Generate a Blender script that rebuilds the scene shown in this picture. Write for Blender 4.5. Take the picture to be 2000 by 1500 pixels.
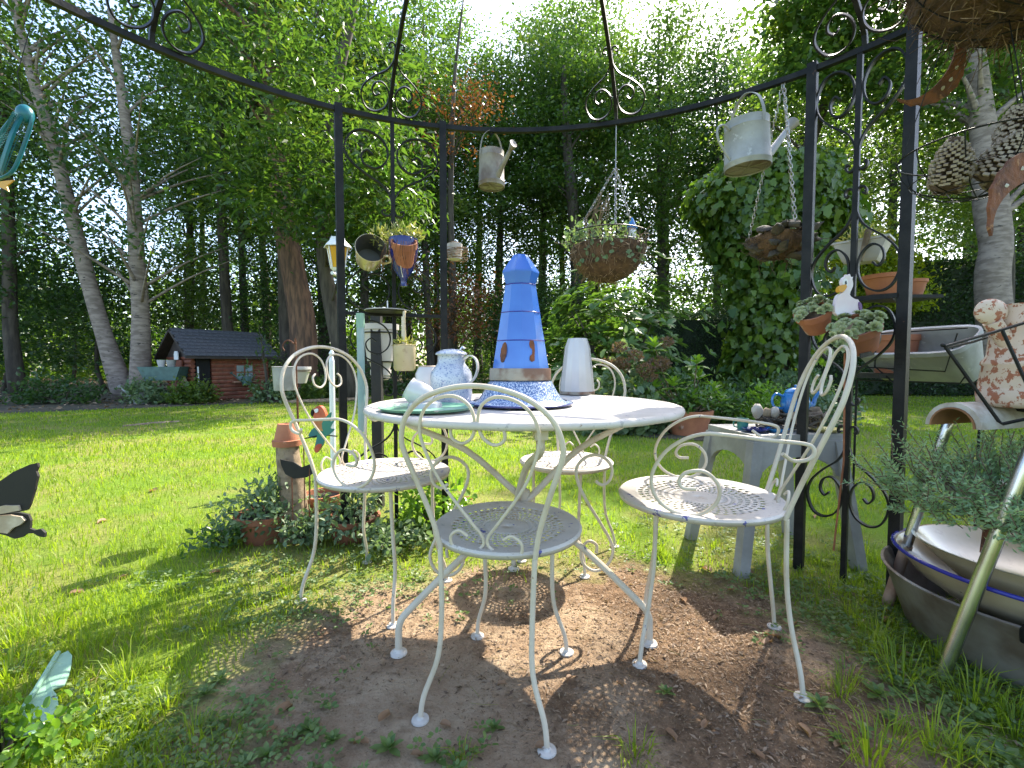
import bpy, math, random
import numpy as np
from mathutils import Vector, Matrix
R_ = random.Random(7)
RS = np.random.RandomState(11)
PI = math.pi
sc = bpy.context.scene
COL = sc.collection
for o in list(bpy.data.objects): bpy.data.objects.remove(o)

# ------------------------------------------------------------------ camera, sky, sun, exposure
FPX = 880.0; HC = 0.86; PITCH = math.atan((750 - 711) / FPX)
cam_d = bpy.data.cameras.new('camera'); cam = bpy.data.objects.new('camera', cam_d); COL.objects.link(cam)
cam_d.sensor_width = 36; cam_d.lens = 36 * FPX / 2000; cam_d.clip_start = 0.05; cam_d.clip_end = 400
cam.location = (0, 0, HC); cam.rotation_euler = (PI / 2 - PITCH, 0, 0)
sc.camera = cam
SUN_EL = math.radians(46); SUN_AZ = math.atan2(0.6, 0.8)          # towards the sun: right of straight ahead
wd = bpy.data.worlds.new('World'); sc.world = wd; wd.use_nodes = True
nt = wd.node_tree
sky = nt.nodes.new('ShaderNodeTexSky'); sky.sky_type = 'NISHITA'; sky.sun_disc = False
sky.sun_elevation = SUN_EL; sky.sun_rotation = SUN_AZ; sky.dust_density = 2.0; sky.air_density = 1.0
nt.links.new(sky.outputs[0], nt.nodes['Background'].inputs[0]); nt.nodes['Background'].inputs[1].default_value = 0.15
sl = bpy.data.lights.new('sun', 'SUN'); sl.energy = 3.5; sl.angle = math.radians(0.53); sl.color = (1.0, 0.93, 0.80)
so = bpy.data.objects.new('sun', sl); COL.objects.link(so); so.location = (12, 16, 22)
sdir = Vector((math.sin(SUN_AZ) * math.cos(SUN_EL), math.cos(SUN_AZ) * math.cos(SUN_EL), math.sin(SUN_EL)))
so.rotation_euler = sdir.to_track_quat('Z', 'Y').to_euler()
vs = sc.view_settings
vs.view_transform = 'Standard'; vs.look = 'None'; vs.exposure = 2.0; vs.gamma = 1.0; vs.use_curve_mapping = False
sc.cycles.use_denoising = True
sc.cycles.max_bounces = 6; sc.cycles.transparent_max_bounces = 8; sc.cycles.diffuse_bounces = 3
sc.cycles.transmission_bounces = 6; sc.cycles.sample_clamp_indirect = 6.0

# ------------------------------------------------------------------ image point -> place
_cp, _sp = math.cos(PITCH), math.sin(PITCH)
def ray(px, py):
    u = (px - 1000) / FPX; v = (750 - py) / FPX
    return Vector((u, _cp + v * _sp, -_sp + v * _cp))
def W(px, py, Z):
    d = ray(px, py); return Vector((0, 0, HC)) + d * (Z / d.y)
def G(px, py, z=0.0):
    d = ray(px, py); return Vector((0, 0, HC)) + d * ((z - HC) / d.z)

# ------------------------------------------------------------------ materials
MATS = {}
def new_mat(name):
    m = bpy.data.materials.new(name); m.use_nodes = True; MATS[name] = m
    n = m.node_tree; return m, n, n.nodes['Principled BSDF'], n.nodes['Material Output']
def rgba(c): return (c[0], c[1], c[2], 1)
def noise(n, scale, detail=4, coord='Object', rough=0.55, dist=0.0, zs=1.0):
    tc = n.nodes.new('ShaderNodeTexCoord'); t = n.nodes.new('ShaderNodeTexNoise')
    t.inputs['Scale'].default_value = scale; t.inputs['Detail'].default_value = detail
    t.inputs['Roughness'].default_value = rough; t.inputs['Distortion'].default_value = dist
    if zs != 1.0:
        mp = n.nodes.new('ShaderNodeMapping'); mp.inputs['Scale'].default_value = (1, 1, zs); n.links.new(tc.outputs[coord], mp.inputs['Vector']); n.links.new(mp.outputs[0], t.inputs['Vector'])
    else: n.links.new(tc.outputs[coord], t.inputs['Vector'])
    return t.outputs['Fac']
def ramp(n, fac, lo, hi):
    r = n.nodes.new('ShaderNodeMapRange'); r.inputs['From Min'].default_value = lo; r.inputs['From Max'].default_value = hi
    r.interpolation_type = 'SMOOTHSTEP'
    n.links.new(fac, r.inputs['Value']); return r.outputs['Result']
def mixc(n, fac, a, b):
    m = n.nodes.new('ShaderNodeMix'); m.data_type = 'RGBA'
    if fac is None: m.inputs[0].default_value = 0.5
    elif isinstance(fac, (int, float)): m.inputs[0].default_value = fac
    else: n.links.new(fac, m.inputs[0])
    for i, s in ((6, a), (7, b)):
        if isinstance(s, (tuple, list)): m.inputs[i].default_value = rgba(s)
        else: n.links.new(s, m.inputs[i])
    return m.outputs[2]
def mat(name, c1, c2=None, scale=6, lo=.35, hi=.65, rough=.5, metal=0, bump=0, bscale=40, spots=(), coat=0, spec=.5, zs=1.0):
    """base colour with soft variation, hard-edged wear spots [(colour, scale, lo, hi)], fine relief"""
    m, n, b, out = new_mat(name)
    col = None
    if c2 is not None:
        f = ramp(n, noise(n, scale, 6 if zs != 1 else 4, zs=zs), lo, hi); col = mixc(n, f, c1, c2)
    for (cs, s, l, h) in spots:
        f = ramp(n, noise(n, s, 5, rough=.65, zs=zs if zs > 1 else 1.0), l, h)
        col = mixc(n, f, col if col is not None else c1, cs)
    if col is None: b.inputs['Base Color'].default_value = rgba(c1)
    else: n.links.new(col, b.inputs['Base Color'])
    b.inputs['Roughness'].default_value = rough; b.inputs['Metallic'].default_value = metal
    b.inputs['Specular IOR Level'].default_value = spec; b.inputs['Coat Weight'].default_value = coat; b.inputs['Coat Roughness'].default_value = .15
    if bump:
        bp = n.nodes.new('ShaderNodeBump'); bp.inputs['Strength'].default_value = bump; bp.inputs['Distance'].default_value = .01
        n.links.new(noise(n, bscale, 6, zs=zs), bp.inputs['Height']); n.links.new(bp.outputs[0], b.inputs['Normal'])
    return m
def leafmat(name, c1, c2, trans=.45, rough=.36, c3=None, tcol=1.6):
    """leaf: reflects and lets light through; tint differs from leaf to leaf"""
    m, n, b, out = new_mat(name)
    g = n.nodes.new('ShaderNodeNewGeometry'); col = mixc(n, g.outputs['Random Per Island'], c1, c2)
    if c3 is not None:
        col = mixc(n, ramp(n, noise(n, .8, 3), .55, .72), col, c3)
    n.links.new(col, b.inputs['Base Color']); b.inputs['Roughness'].default_value = rough
    b.inputs['Specular IOR Level'].default_value = .5
    t = n.nodes.new('ShaderNodeBsdfTranslucent')
    mu = n.nodes.new('ShaderNodeMix'); mu.data_type = 'RGBA'; mu.blend_type = 'MULTIPLY'; mu.inputs[0].default_value = 1
    n.links.new(col, mu.inputs[6]); mu.inputs[7].default_value = (tcol * 1.22, tcol * 1.28, tcol * .62, 1)
    n.links.new(mu.outputs[2], t.inputs['Color'])
    mx = n.nodes.new('ShaderNodeMixShader'); mx.inputs[0].default_value = trans
    n.links.new(b.outputs[0], mx.inputs[1]); n.links.new(t.outputs[0], mx.inputs[2]); n.links.new(mx.outputs[0], out.inputs['Surface'])
    return m

WHITE = mat('chipped_cream_paint', (.57, .495, .39), (.45, .37, .27), 9, .45, .75, rough=.5, spec=.35, bump=.12, bscale=90,
            spots=[((.30, .23, .15), 38, .66, .70), ((.07, .07, .20), 26, .685, .70)])
SEATP = mat('worn_white_seat_paint', (.57, .52, .465), (.48, .43, .37), 7, .4, .7, rough=.45, spec=.4, bump=.1, bscale=70,
            spots=[((.36, .33, .30), 58, .60, .66), ((.10, .10, .28), 23, .645, .66), ((.30, .21, .14), 35, .67, .70)])
IRON = mat('black_painted_iron', (.008, .008, .008), (.018, .017, .016), 14, rough=.45, spec=.18, bump=.15, bscale=120, spots=[((.10, .05, .03), 18, .70, .74)])
ZINC = mat('weathered_zinc', (.36, .355, .345), (.25, .245, .235), 9, .3, .7, rough=.6, metal=.12, bump=.12, bscale=50, spots=[((.45, .44, .42), 22, .6, .7)])
ZINC_R = mat('rusty_zinc', (.28, .25, .215), (.14, .10, .072), 6, .40, .68, rough=.6, metal=.25, bump=.2, bscale=50)
RUST = mat('rust', (.19, .065, .025), (.09, .035, .02), 22, rough=.85, bump=.5, bscale=80, spots=[((.28, .13, .06), 40, .6, .66)])
TERRA = mat('terracotta', (.42, .16, .075), (.33, .12, .06), 7, rough=.8, bump=.15, bscale=60, spots=[((.5, .36, .27), 9, .62, .74)])
TERRA_D = mat('damp_terracotta', (.30, .105, .05), (.20, .075, .04), 6, rough=.75, bump=.2, bscale=60, spots=[((.12, .10, .05), 8, .6, .72)])
MOTTLE = mat('flaking_limewashed_terracotta', (.60, .46, .35), (.66, .50, .40), 8, rough=.85, bump=.3, bscale=35, spots=[((.36, .13, .07), 46, .52, .545)])
BLUE = mat('blue_enamel', (.035, .125, .46), (.055, .18, .54), 4, rough=.16, coat=.5, spots=[((.16, .06, .035), 16, .735, .745)])
BLUE_D = mat('dark_blue_enamel', (.010, .014, .10), (.014, .02, .15), 5, rough=.12, coat=.6)
BLUE_T = mat('teapot_blue_enamel', (.02, .15, .42), (.03, .22, .52), 6, rough=.15, coat=.5)
SPECK = mat('blue_white_speckled_enamel', (.11, .18, .34), (.07, .12, .26), 60, rough=.18, coat=.4, spots=[((.55, .60, .70), 210, .50, .56)])
SPECKW = mat('grey_white_speckled_enamel', (.50, .52, .57), (.40, .43, .51), 14, rough=.2, coat=.4, spots=[((.20, .24, .38), 190, .53, .60)])
ENAMEL = mat('white_enamel', (.54, .52, .50), (.46, .44, .43), 6, rough=.2, coat=.4, spots=[((.18, .09, .05), 13, .74, .76)])
CREAM = mat('cream_enamel', (.56, .47, .31), (.46, .37, .22), 5, rough=.22, coat=.35, spots=[((.30, .22, .13), 7, .60, .72), ((.10, .07, .05), 44, .69, .71)])
RIMBLUE = mat('blue_rim_enamel', (.03, .03, .24), rough=.2)
BRASSBAND = mat('rust_stained_band', (.30, .27, .22), (.16, .09, .06), 14, .4, .6, rough=.55, metal=.2, bump=.2)
BLACKIN = mat('dark_interior', (.05, .05, .048), (.10, .10, .09), 6, rough=.6)  # dark tone for the inside of the tipped bucket
CHROME = mat('tarnished_chrome', (.60, .60, .60), (.50, .48, .45), 9, rough=.24, metal=1.0, spots=[((.25, .13, .07), 22, .66, .74)])
RUSTLEG = mat('rusty_tube', (.24, .13, .08), (.34, .22, .15), 16, rough=.7, bump=.3)
GREYP = mat('weathered_grey_stool', (.34, .33, .31), (.25, .24, .22), 7, rough=.6, bump=.2, bscale=30)
MINT = mat('mint_green_paint', (.22, .37, .27), (.16, .29, .21), 7, rough=.45, spots=[((.05, .06, .05), 24, .70, .73)])
TEAL = mat('teal_enamelled_wire', (.004, .09, .12), (.006, .13, .16), 8, rough=.35)
LIGHTBLUE = mat('faded_turquoise_paint', (.20, .32, .32), (.28, .36, .35), 9, rough=.55, bump=.2, spots=[((.35, .33, .30), 20, .66, .72)])
BLACKW = mat('black_stained_wood', (.012, .010, .011), (.02, .018, .017), 9, rough=.6, bump=.3)
GREYPOT = mat('pale_grey_plastic', (.52, .47, .43), (.44, .40, .36), 8, rough=.55)
GREEN_TRAY = mat('green_enamel_tray', (.14, .32, .20), (.20, .40, .27), 9, rough=.3, spots=[((.6, .6, .52), 22, .62, .66)])
AMBER = mat('amber_glass', (.62, .30, .01), (.70, .38, .03), 9, rough=.15)
LOG = mat('red_brown_timber', (.24, .07, .032), (.16, .045, .024), 12, rough=.7, bump=.3, bscale=30)
LOGJ = mat('pale_timber_edge', (.45, .25, .16), (.34, .18, .11), 12, rough=.75)
ROOFM = mat('slate_grey_shingle', (.055, .057, .068), (.09, .092, .105), 14, rough=.85, bump=.3, bscale=60)
DARKW = mat('dark_stained_wood', (.03, .022, .02), (.05, .035, .028), 10, rough=.7)
GLASSM = mat('window_pane', (.30, .36, .38), (.18, .24, .26), 4, rough=.08, coat=.5)
DARKROOM = mat('unlit_inside', (.008, .007, .006), rough=.9)
BARK_P = mat('pine_bark', (.22, .12, .072), (.085, .05, .036), 13, rough=.9, bump=1.0, bscale=16, zs=.16)
BARK_B = mat('pale_birch_bark', (.30, .24, .20), (.17, .13, .105), 5, rough=.85, bump=.4, bscale=18, spots=[((.05, .04, .035), 4, .60, .66)], zs=3.2)
BARK_D = mat('dark_bark', (.045, .036, .028), (.095, .078, .058), 11, rough=.92, bump=.9, bscale=16, zs=.2)
DRIFT = mat('weathered_split_wood', (.34, .25, .16), (.16, .11, .07), 18, rough=.85, bump=.6, bscale=25)
COIR = mat('coir_fibre', (.06, .032, .016), (.12, .065, .032), 30, rough=.95, bump=1.0, bscale=70, spots=[((.03, .018, .011), 15, .55, .65)])
CONE = mat('pine_cone_scale', (.13, .085, .06), (.075, .045, .032), 30, rough=.75)
CONETIP = mat('pine_cone_tip', (.34, .28, .22), (.25, .19, .14), 40, rough=.75)
SOIL = mat('potting_soil', (.035, .022, .014), (.07, .045, .028), 30, rough=.95, bump=.8)
MOSS = mat('moss', (.10, .085, .012), (.05, .06, .012), 18, rough=.95, bump=.9, bscale=60)
STONE = mat('grey_stone', (.27, .24, .21), (.18, .16, .14), 10, rough=.85, bump=.5, bscale=30)
TILEM = mat('lichen_covered_tile', (.50, .46, .40), (.34, .28, .22), 16, rough=.9, bump=.4)
TILEU = mat('bare_tile_clay', (.30, .14, .06), (.22, .10, .045), 12, rough=.85)
PINK = mat('pink_white_paint', (.72, .58, .60), (.78, .70, .70), 9, rough=.5)
YELLOW = mat('orange_yellow_paint', (.62, .30, .03), rough=.45)
RED = mat('red_paint', (.42, .05, .03), (.52, .12, .05), 14, rough=.45)
OCHRE = mat('ochre_paint', (.50, .24, .08), (.42, .14, .05), 14, rough=.5)
GREENP = mat('sea_green_paint', (.03, .20, .14), (.02, .14, .16), 12, rough=.45)
BLACKP = mat('flat_black_paint', (.008, .007, .006), (.015, .013, .01), 10, rough=.75)
WINGW = mat('cream_wing_patch', (.55, .47, .36), (.34, .26, .18), 16, rough=.6)
WHITEP = mat('white_gloss_paint', (.76, .76, .76), rough=.4)
EYE = mat('black_eye', (.005, .005, .005), rough=.2)
CHAINM = mat('steel_chain', (.40, .40, .40), (.28, .24, .20), 30, rough=.4, metal=.8)
TWIG = mat('dry_twig', (.20, .14, .09), (.13, .085, .05), 30, rough=.9)
WICKER = mat('old_wicker', (.30, .20, .11), (.18, .11, .06), 40, rough=.85, bump=.3)
GARDENGREEN = mat('dull_green_paint', (.07, .14, .125), (.05, .10, .09), 9, rough=.5)
PURPLE = mat('violet_ceramic', (.10, .02, .16), rough=.2)
ROPE = mat('rusty_rod', (.32, .12, .05), (.22, .08, .035), 25, rough=.8)

L_OAK = leafmat('oak_leaf', (.042, .092, .02), (.09, .15, .03), .46, c3=(.13, .17, .024))
L_DARK = leafmat('shade_leaf', (.034, .08, .024), (.07, .125, .032), .44)
L_CHEST = leafmat('chestnut_leaf', (.035, .085, .016), (.085, .14, .024), .45, .3, c3=(.13, .15, .022))
L_BIRCH = leafmat('birch_leaf', (.06, .11, .02), (.12, .17, .03), .5)
L_YEL = leafmat('lime_leaf', (.16, .22, .012), (.28, .30, .02), .5)
L_BROWN = leafmat('withered_leaf', (.13, .045, .022), (.20, .085, .035), .3, tcol=1.1)
L_IVY = leafmat('ivy_leaf', (.04, .095, .014), (.12, .18, .02), .38, .35, c3=(.03, .06, .015))
L_RHOD = leafmat('rhododendron_leaf', (.05, .11, .022), (.10, .17, .03), .3, .28)
L_LAUREL = leafmat('laurel_leaf', (.09, .19, .018), (.17, .27, .03), .4, .3)
L_HEDGE = leafmat('hedge_leaf', (.02, .05, .014), (.04, .075, .02), .3, .5)
L_SEDUM = leafmat('sedum_leaf', (.21, .34, .18), (.33, .45, .25), .3, .5, tcol=1.2)
L_SEMP = leafmat('houseleek_leaf', (.30, .36, .17), (.42, .42, .27), .2, .45, tcol=1.1)
L_SAGE = leafmat('grey_green_leaf', (.09, .15, .07), (.17, .23, .11), .35, .5, tcol=1.3)
L_HYD = leafmat('hydrangea_flower_head', (.22, .12, .08), (.15, .10, .05), .3, .7, tcol=1.0)
GRASS = leafmat('grass_blade', (.13, .21, .012), (.25, .31, .022), .5, .45, tcol=1.5)
STRAW = leafmat('dry_grass', (.30, .24, .10), (.20, .18, .06), .35, .6, tcol=1.1)
LITTER = leafmat('dry_leaf_litter', (.40, .28, .18), (.10, .058, .036), .2, .7, tcol=1.0)
DRYLEAF = leafmat('fallen_leaf', (.24, .13, .07), (.34, .20, .11), .3, .6, tcol=1.0)

# ------------------------------------------------------------------ mesh helpers
def np_mesh(name, v, f, smooth=False):
    """v (N,3); f (M,k) -> mesh, fast"""
    v = np.asarray(v, np.float32); f = np.asarray(f, np.int32); k = f.shape[1]
    me = bpy.data.meshes.new(name)
    me.vertices.add(len(v)); me.vertices.foreach_set('co', v.ravel())
    me.loops.add(f.size); me.loops.foreach_set('vertex_index', f.ravel())
    me.polygons.add(len(f)); me.polygons.foreach_set('loop_start', np.arange(0, f.size, k, dtype=np.int32))
    me.polygons.foreach_set('loop_total', np.full(len(f), k, np.int32))
    if smooth: me.polygons.foreach_set('use_smooth', np.ones(len(f), bool))
    me.update(calc_edges=True); return me
def link(name, me, m=None, parent=None, loc=None, kind=None):
    o = bpy.data.objects.new(name, me); COL.objects.link(o)
    if m is not None and me is not None and not me.materials: me.materials.append(m)
    if parent is not None: o.parent = parent
    if loc is not None: o.location = loc
    if kind: o['kind'] = kind
    return o
def tag(o, label, cat, group=None):
    o['label'] = label; o['category'] = cat
    if group: o['group'] = group
    return o
def thing(name, label, cat, loc=(0, 0, 0), rz=0, group=None):
    o = bpy.data.objects.new(name, None); COL.objects.link(o); o.empty_display_size = .05
    o.location = loc; o.rotation_euler = (0, 0, rz); return tag(o, label, cat, group)
def dup(root, loc, rz=0, scale=1, label=None, group=None, parent=None):
    r = root.copy(); COL.objects.link(r); r.location = loc; r.rotation_euler = (0, 0, rz); r.scale = (scale,) * 3
    if parent is not None: r.parent = parent
    if label: r['label'] = label
    if group: r['group'] = group
    for ch in list(root.children):
        c = ch.copy(); COL.objects.link(c); c.parent = r
        for g in list(ch.children):
            d = g.copy(); COL.objects.link(d); d.parent = c
    return r
def catmull(pts, n=8, closed=False):
    P = [Vector(p) for p in pts]; out = []
    m = len(P); rng = range(m if closed else m - 1)
    for i in rng:
        if closed: a, b, c, d = P[(i - 1) % m], P[i], P[(i + 1) % m], P[(i + 2) % m]
        else: a, b, c, d = P[max(i - 1, 0)], P[i], P[i + 1], P[min(i + 2, m - 1)]
        for j in range(n):
            t = j / n
            out.append(.5 * ((2 * b) + (c - a) * t + (2 * a - 5 * b + 4 * c - d) * t * t + (3 * b - a - 3 * c + d) * t ** 3))
    if not closed: out.append(P[-1])
    return out
class MB:
    def __init__(s): s.v = []; s.f = []
    def tube(s, pts, r, sides=8, closed=False, caps=True, spline=0):
        if spline: pts = catmull(pts, spline, closed)
        P = [Vector(p) for p in pts]; n = len(P)
        rr = r if isinstance(r, (list, tuple)) else None
        if rr is not None and len(rr) != n:
            rr = [rr[0] + (rr[-1] - rr[0]) * i / (n - 1) for i in range(n)] if len(rr) == 2 else list(np.interp(np.linspace(0, 1, n), np.linspace(0, 1, len(rr)), rr))
        b0 = len(s.v); T0 = None; N = None
        for i in range(n):
            if closed: T = P[(i + 1) % n] - P[(i - 1) % n]
            else: T = P[min(i + 1, n - 1)] - P[max(i - 1, 0)]
            if T.length < 1e-9: T = T0 if T0 is not None else Vector((0, 0, 1))
            T = T.normalized()
            if N is None:
                a = Vector((0, 0, 1)) if abs(T.z) < .9 else Vector((1, 0, 0)); N = (a - T * a.dot(T)).normalized()
            else:
                N = (N - T * N.dot(T)); N = N.normalized() if N.length > 1e-6 else T.orthogonal().normalized()
            B = T.cross(N); T0 = T; ri = rr[i] if rr is not None else r
            for k in range(sides):
                a = 2 * PI * k / sides; s.v.append(P[i] + (N * math.cos(a) + B * math.sin(a)) * ri)
        m = n if closed else n - 1
        for i in range(m):
            a = b0 + i * sides; b = b0 + ((i + 1) % n) * sides
            for k in range(sides):
                k2 = (k + 1) % sides; s.f.append((a + k, a + k2, b + k2, b + k))
        if caps and not closed:
            s.f.append(tuple(b0 + k for k in reversed(range(sides)))); e = b0 + (n - 1) * sides; s.f.append(tuple(e + k for k in range(sides)))
        return s
    def bar(s, pts, normal, w, t, closed=False, spline=0):
        """flat bar: w across 'normal' (constant plane normal), t thick in the plane"""
        if spline: pts = catmull(pts, spline, closed)
        P = [Vector(p) for p in pts]; n = len(P); b0 = len(s.v); Nn = Vector(normal).normalized()
        for i in range(n):
            T = (P[(i + 1) % n] - P[(i - 1) % n]) if closed else (P[min(i + 1, n - 1)] - P[max(i - 1, 0)])
            S = T.cross(Nn); S = S.normalized() if S.length > 1e-9 else Vector((1, 0, 0))
            for a, c in ((-1, -1), (1, -1), (1, 1), (-1, 1)): s.v.append(P[i] + Nn * (a * w / 2) + S * (c * t / 2))
        for i in range(n if closed else n - 1):
            a = b0 + i * 4; b = b0 + ((i + 1) % n) * 4
            for k in range(4): s.f.append((a + k, a + (k + 1) % 4, b + (k + 1) % 4, b + k))
        if not closed: s.f.append((b0 + 3, b0 + 2, b0 + 1, b0)); e = b0 + (n - 1) * 4; s.f.append((e, e + 1, e + 2, e + 3))
        return s
    def lathe(s, prof, seg=24, c=(0, 0, 0), a0=0, M=None):
        b0 = len(s.v); n = len(prof)
        for (r, z) in prof:
            for k in range(seg):
                a = a0 + 2 * PI * k / seg; p = Vector((max(r, 1e-5) * math.cos(a), max(r, 1e-5) * math.sin(a), z))
                if M is not None: p = M @ p
                s.v.append(p + Vector(c))
        for i in range(n - 1):
            for k in range(seg):
                k2 = (k + 1) % seg; s.f.append((b0 + i * seg + k, b0 + i * seg + k2, b0 + (i + 1) * seg + k2, b0 + (i + 1) * seg + k))
        return s
    def box(s, c, d, M=None):
        b0 = len(s.v)
        for z in (-1, 1):
            for (x, y) in ((-1, -1), (1, -1), (1, 1), (-1, 1)):
                p = Vector((x * d[0] / 2, y * d[1] / 2, z * d[2] / 2)); p = M @ p if M is not None else p
                s.v.append(p + Vector(c))
        for f in ((3, 2, 1, 0), (4, 5, 6, 7), (0, 1, 5, 4), (1, 2, 6, 5), (2, 3, 7, 6), (3, 0, 4, 7)): s.f.append(tuple(b0 + i for i in f))
        return s
    def prism(s, outline, depth, M=None, c=(0, 0, 0)):
        """closed outline (x,z) extruded along y by depth"""
        b0 = len(s.v); n = len(outline)
        for y in (-depth / 2, depth / 2):
            for (x, z) in outline:
                p = Vector((x, y, z)); p = M @ p if M is not None else p; s.v.append(p + Vector(c))
        s.f.append(tuple(b0 + i for i in range(n))); s.f.append(tuple(b0 + n + i for i in reversed(range(n))))
        for i in range(n): j = (i + 1) % n; s.f.append((b0 + i, b0 + n + i, b0 + n + j, b0 + j))
        return s
    def ball(s, c, r, seg=12, rings=8, sq=(1, 1, 1), jit=0, rnd=None):
        b0 = len(s.v); rnd = rnd or R_
        for i in range(rings + 1):
            th = PI * i / rings
            for k in range(seg):
                a = 2 * PI * k / seg; j = 1 + (rnd.uniform(-jit, jit) if jit and 0 < i < rings else 0)
                s.v.append(Vector(c) + Vector((math.sin(th) * math.cos(a) * r * sq[0] * j, math.sin(th) * math.sin(a) * r * sq[1] * j, -math.cos(th) * r * sq[2] * j)))
        for i in range(rings):
            for k in range(seg):
                k2 = (k + 1) % seg; s.f.append((b0 + i * seg + k, b0 + i * seg + k2, b0 + (i + 1) * seg + k2, b0 + (i + 1) * seg + k))
        return s
    def build(s, name, m, parent=None, smooth=True, loc=None, sharp=35, kind=None):
        me = bpy.data.meshes.new(name); me.from_pydata([tuple(v) for v in s.v], [], s.f)
        me.polygons.foreach_set('use_smooth', np.full(len(me.polygons), smooth))
        if smooth and sharp: me.set_sharp_from_angle(angle=math.radians(sharp))
        me.update(); return link(name, me, m, parent, loc, kind)
def children_local(root): pass

# leaf outlines in (along, across, lift) for one leaf of length 1
LEAF4 = (np.array([[0, 0, 0], [.5, .28, .06], [1, 0, -.05], [.5, -.28, .06]]), np.array([[0, 1, 2, 3]]))
LEAFL = (np.array([[0, 0, 0], [.45, .15, .05], [1, 0, -.10], [.45, -.15, .05]]), np.array([[0, 1, 2, 3]]))
LEAF6 = (np.array([[0, 0, 0], [.35, .2, .05], [.75, .16, .02], [1, 0, -.1], [.75, -.16, .02], [.35, -.2, .05], [.5, 0, -.01]]),
         np.array([[0, 1, 6], [1, 2, 6], [2, 3, 6], [3, 4, 6], [4, 5, 6], [5, 0, 6]]))
LEAFR = (np.array([[0, 0, 0], [.2, .42, .06], [.7, .4, .02], [1, 0, -.08], [.7, -.4, .02], [.2, -.42, .06], [.5, 0, 0]]),
         np.array([[0, 1, 6], [1, 2, 6], [2, 3, 6], [3, 4, 6], [4, 5, 6], [5, 0, 6]]))
_t = np.linspace(0, PI, 6)[1:-1]; _o = [[0, 0, 0]] + [[(1 - math.cos(t)) / 2, .34 * math.sin(t) ** .8 * (1.15 - .3 * (1 - math.cos(t)) / 2), .05 + .05 * math.sin(t)] for t in _t] + [[1, 0, -.09]]
LEAFR = (np.array(_o + [[a, -b, c] for a, b, c in _o[1:-1][::-1]] + [[.5, 0, 0]]), np.array([[i, (i + 1) % 10, 10] for i in range(10)]))
_i = [[0, 0, 0], [-.08, .30, .02], [.22, .48, .05], [.36, .27, .04], [.66, .30, .03], [1, 0, -.08]]
LEAFI = (np.array(_i + [[a, -b, c] for a, b, c in _i[1:-1][::-1]] + [[.35, 0, 0]]), np.array([[k, (k + 1) % 10, 10] for k in range(10)]))
def unit(a): return a / np.maximum(np.linalg.norm(a, axis=-1, keepdims=True), 1e-9)
def leaves(pos, axis, size, shape=LEAF4, up=None, rs=RS, name='foliage'):
    """one mesh of many leaves: pos (N,3), axis (N,3) growth direction, size (N,)"""
    pos = np.asarray(pos, float); N = len(pos); ax = unit(np.asarray(axis, float))
    up = rs.normal(size=(N, 3)) if up is None else np.asarray(up, float)
    side = unit(np.cross(ax, up)); nrm = np.cross(side, ax)
    tv, tf = shape; k = len(tv); size = np.broadcast_to(np.asarray(size, float), (N,))
    v = pos[:, None, :] + size[:, None, None] * (tv[None, :, 0:1] * ax[:, None, :] + tv[None, :, 1:2] * side[:, None, :] + tv[None, :, 2:3] * nrm[:, None, :])
    f = tf[None, :, :] + (np.arange(N) * k)[:, None, None]
    return np_mesh(name, v.reshape(-1, 3), f.reshape(-1, tf.shape[1]))
def leaf_parts(parent, pos, ax, up, size, shape, m, name='leaf'):
    """the leaves that show largest, each an object of its own sharing one mesh"""
    me = leaves([[0, 0, 0]], [[1, 0, 0]], 1.0, shape, up=[[0, 0, 1]], name=name); me.materials.append(m)
    for p, a, u, s in zip(pos, ax, up, size):
        X = Vector(a).normalized(); Y = Vector(u).cross(X); Y = Y.normalized() if Y.length > 1e-6 else X.orthogonal().normalized(); Zv = X.cross(Y)
        o = link(name, me, None, parent); o.matrix_local = Matrix.Translation(Vector(p)) @ Matrix((X, Y, Zv)).transposed().to_4x4() @ Matrix.Scale(float(s), 4)
def in_ball(n, rs=RS, p=1 / 2.4):
    d = unit(rs.normal(size=(n, 3))); return d * (rs.uniform(size=(n, 1)) ** p)

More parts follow.
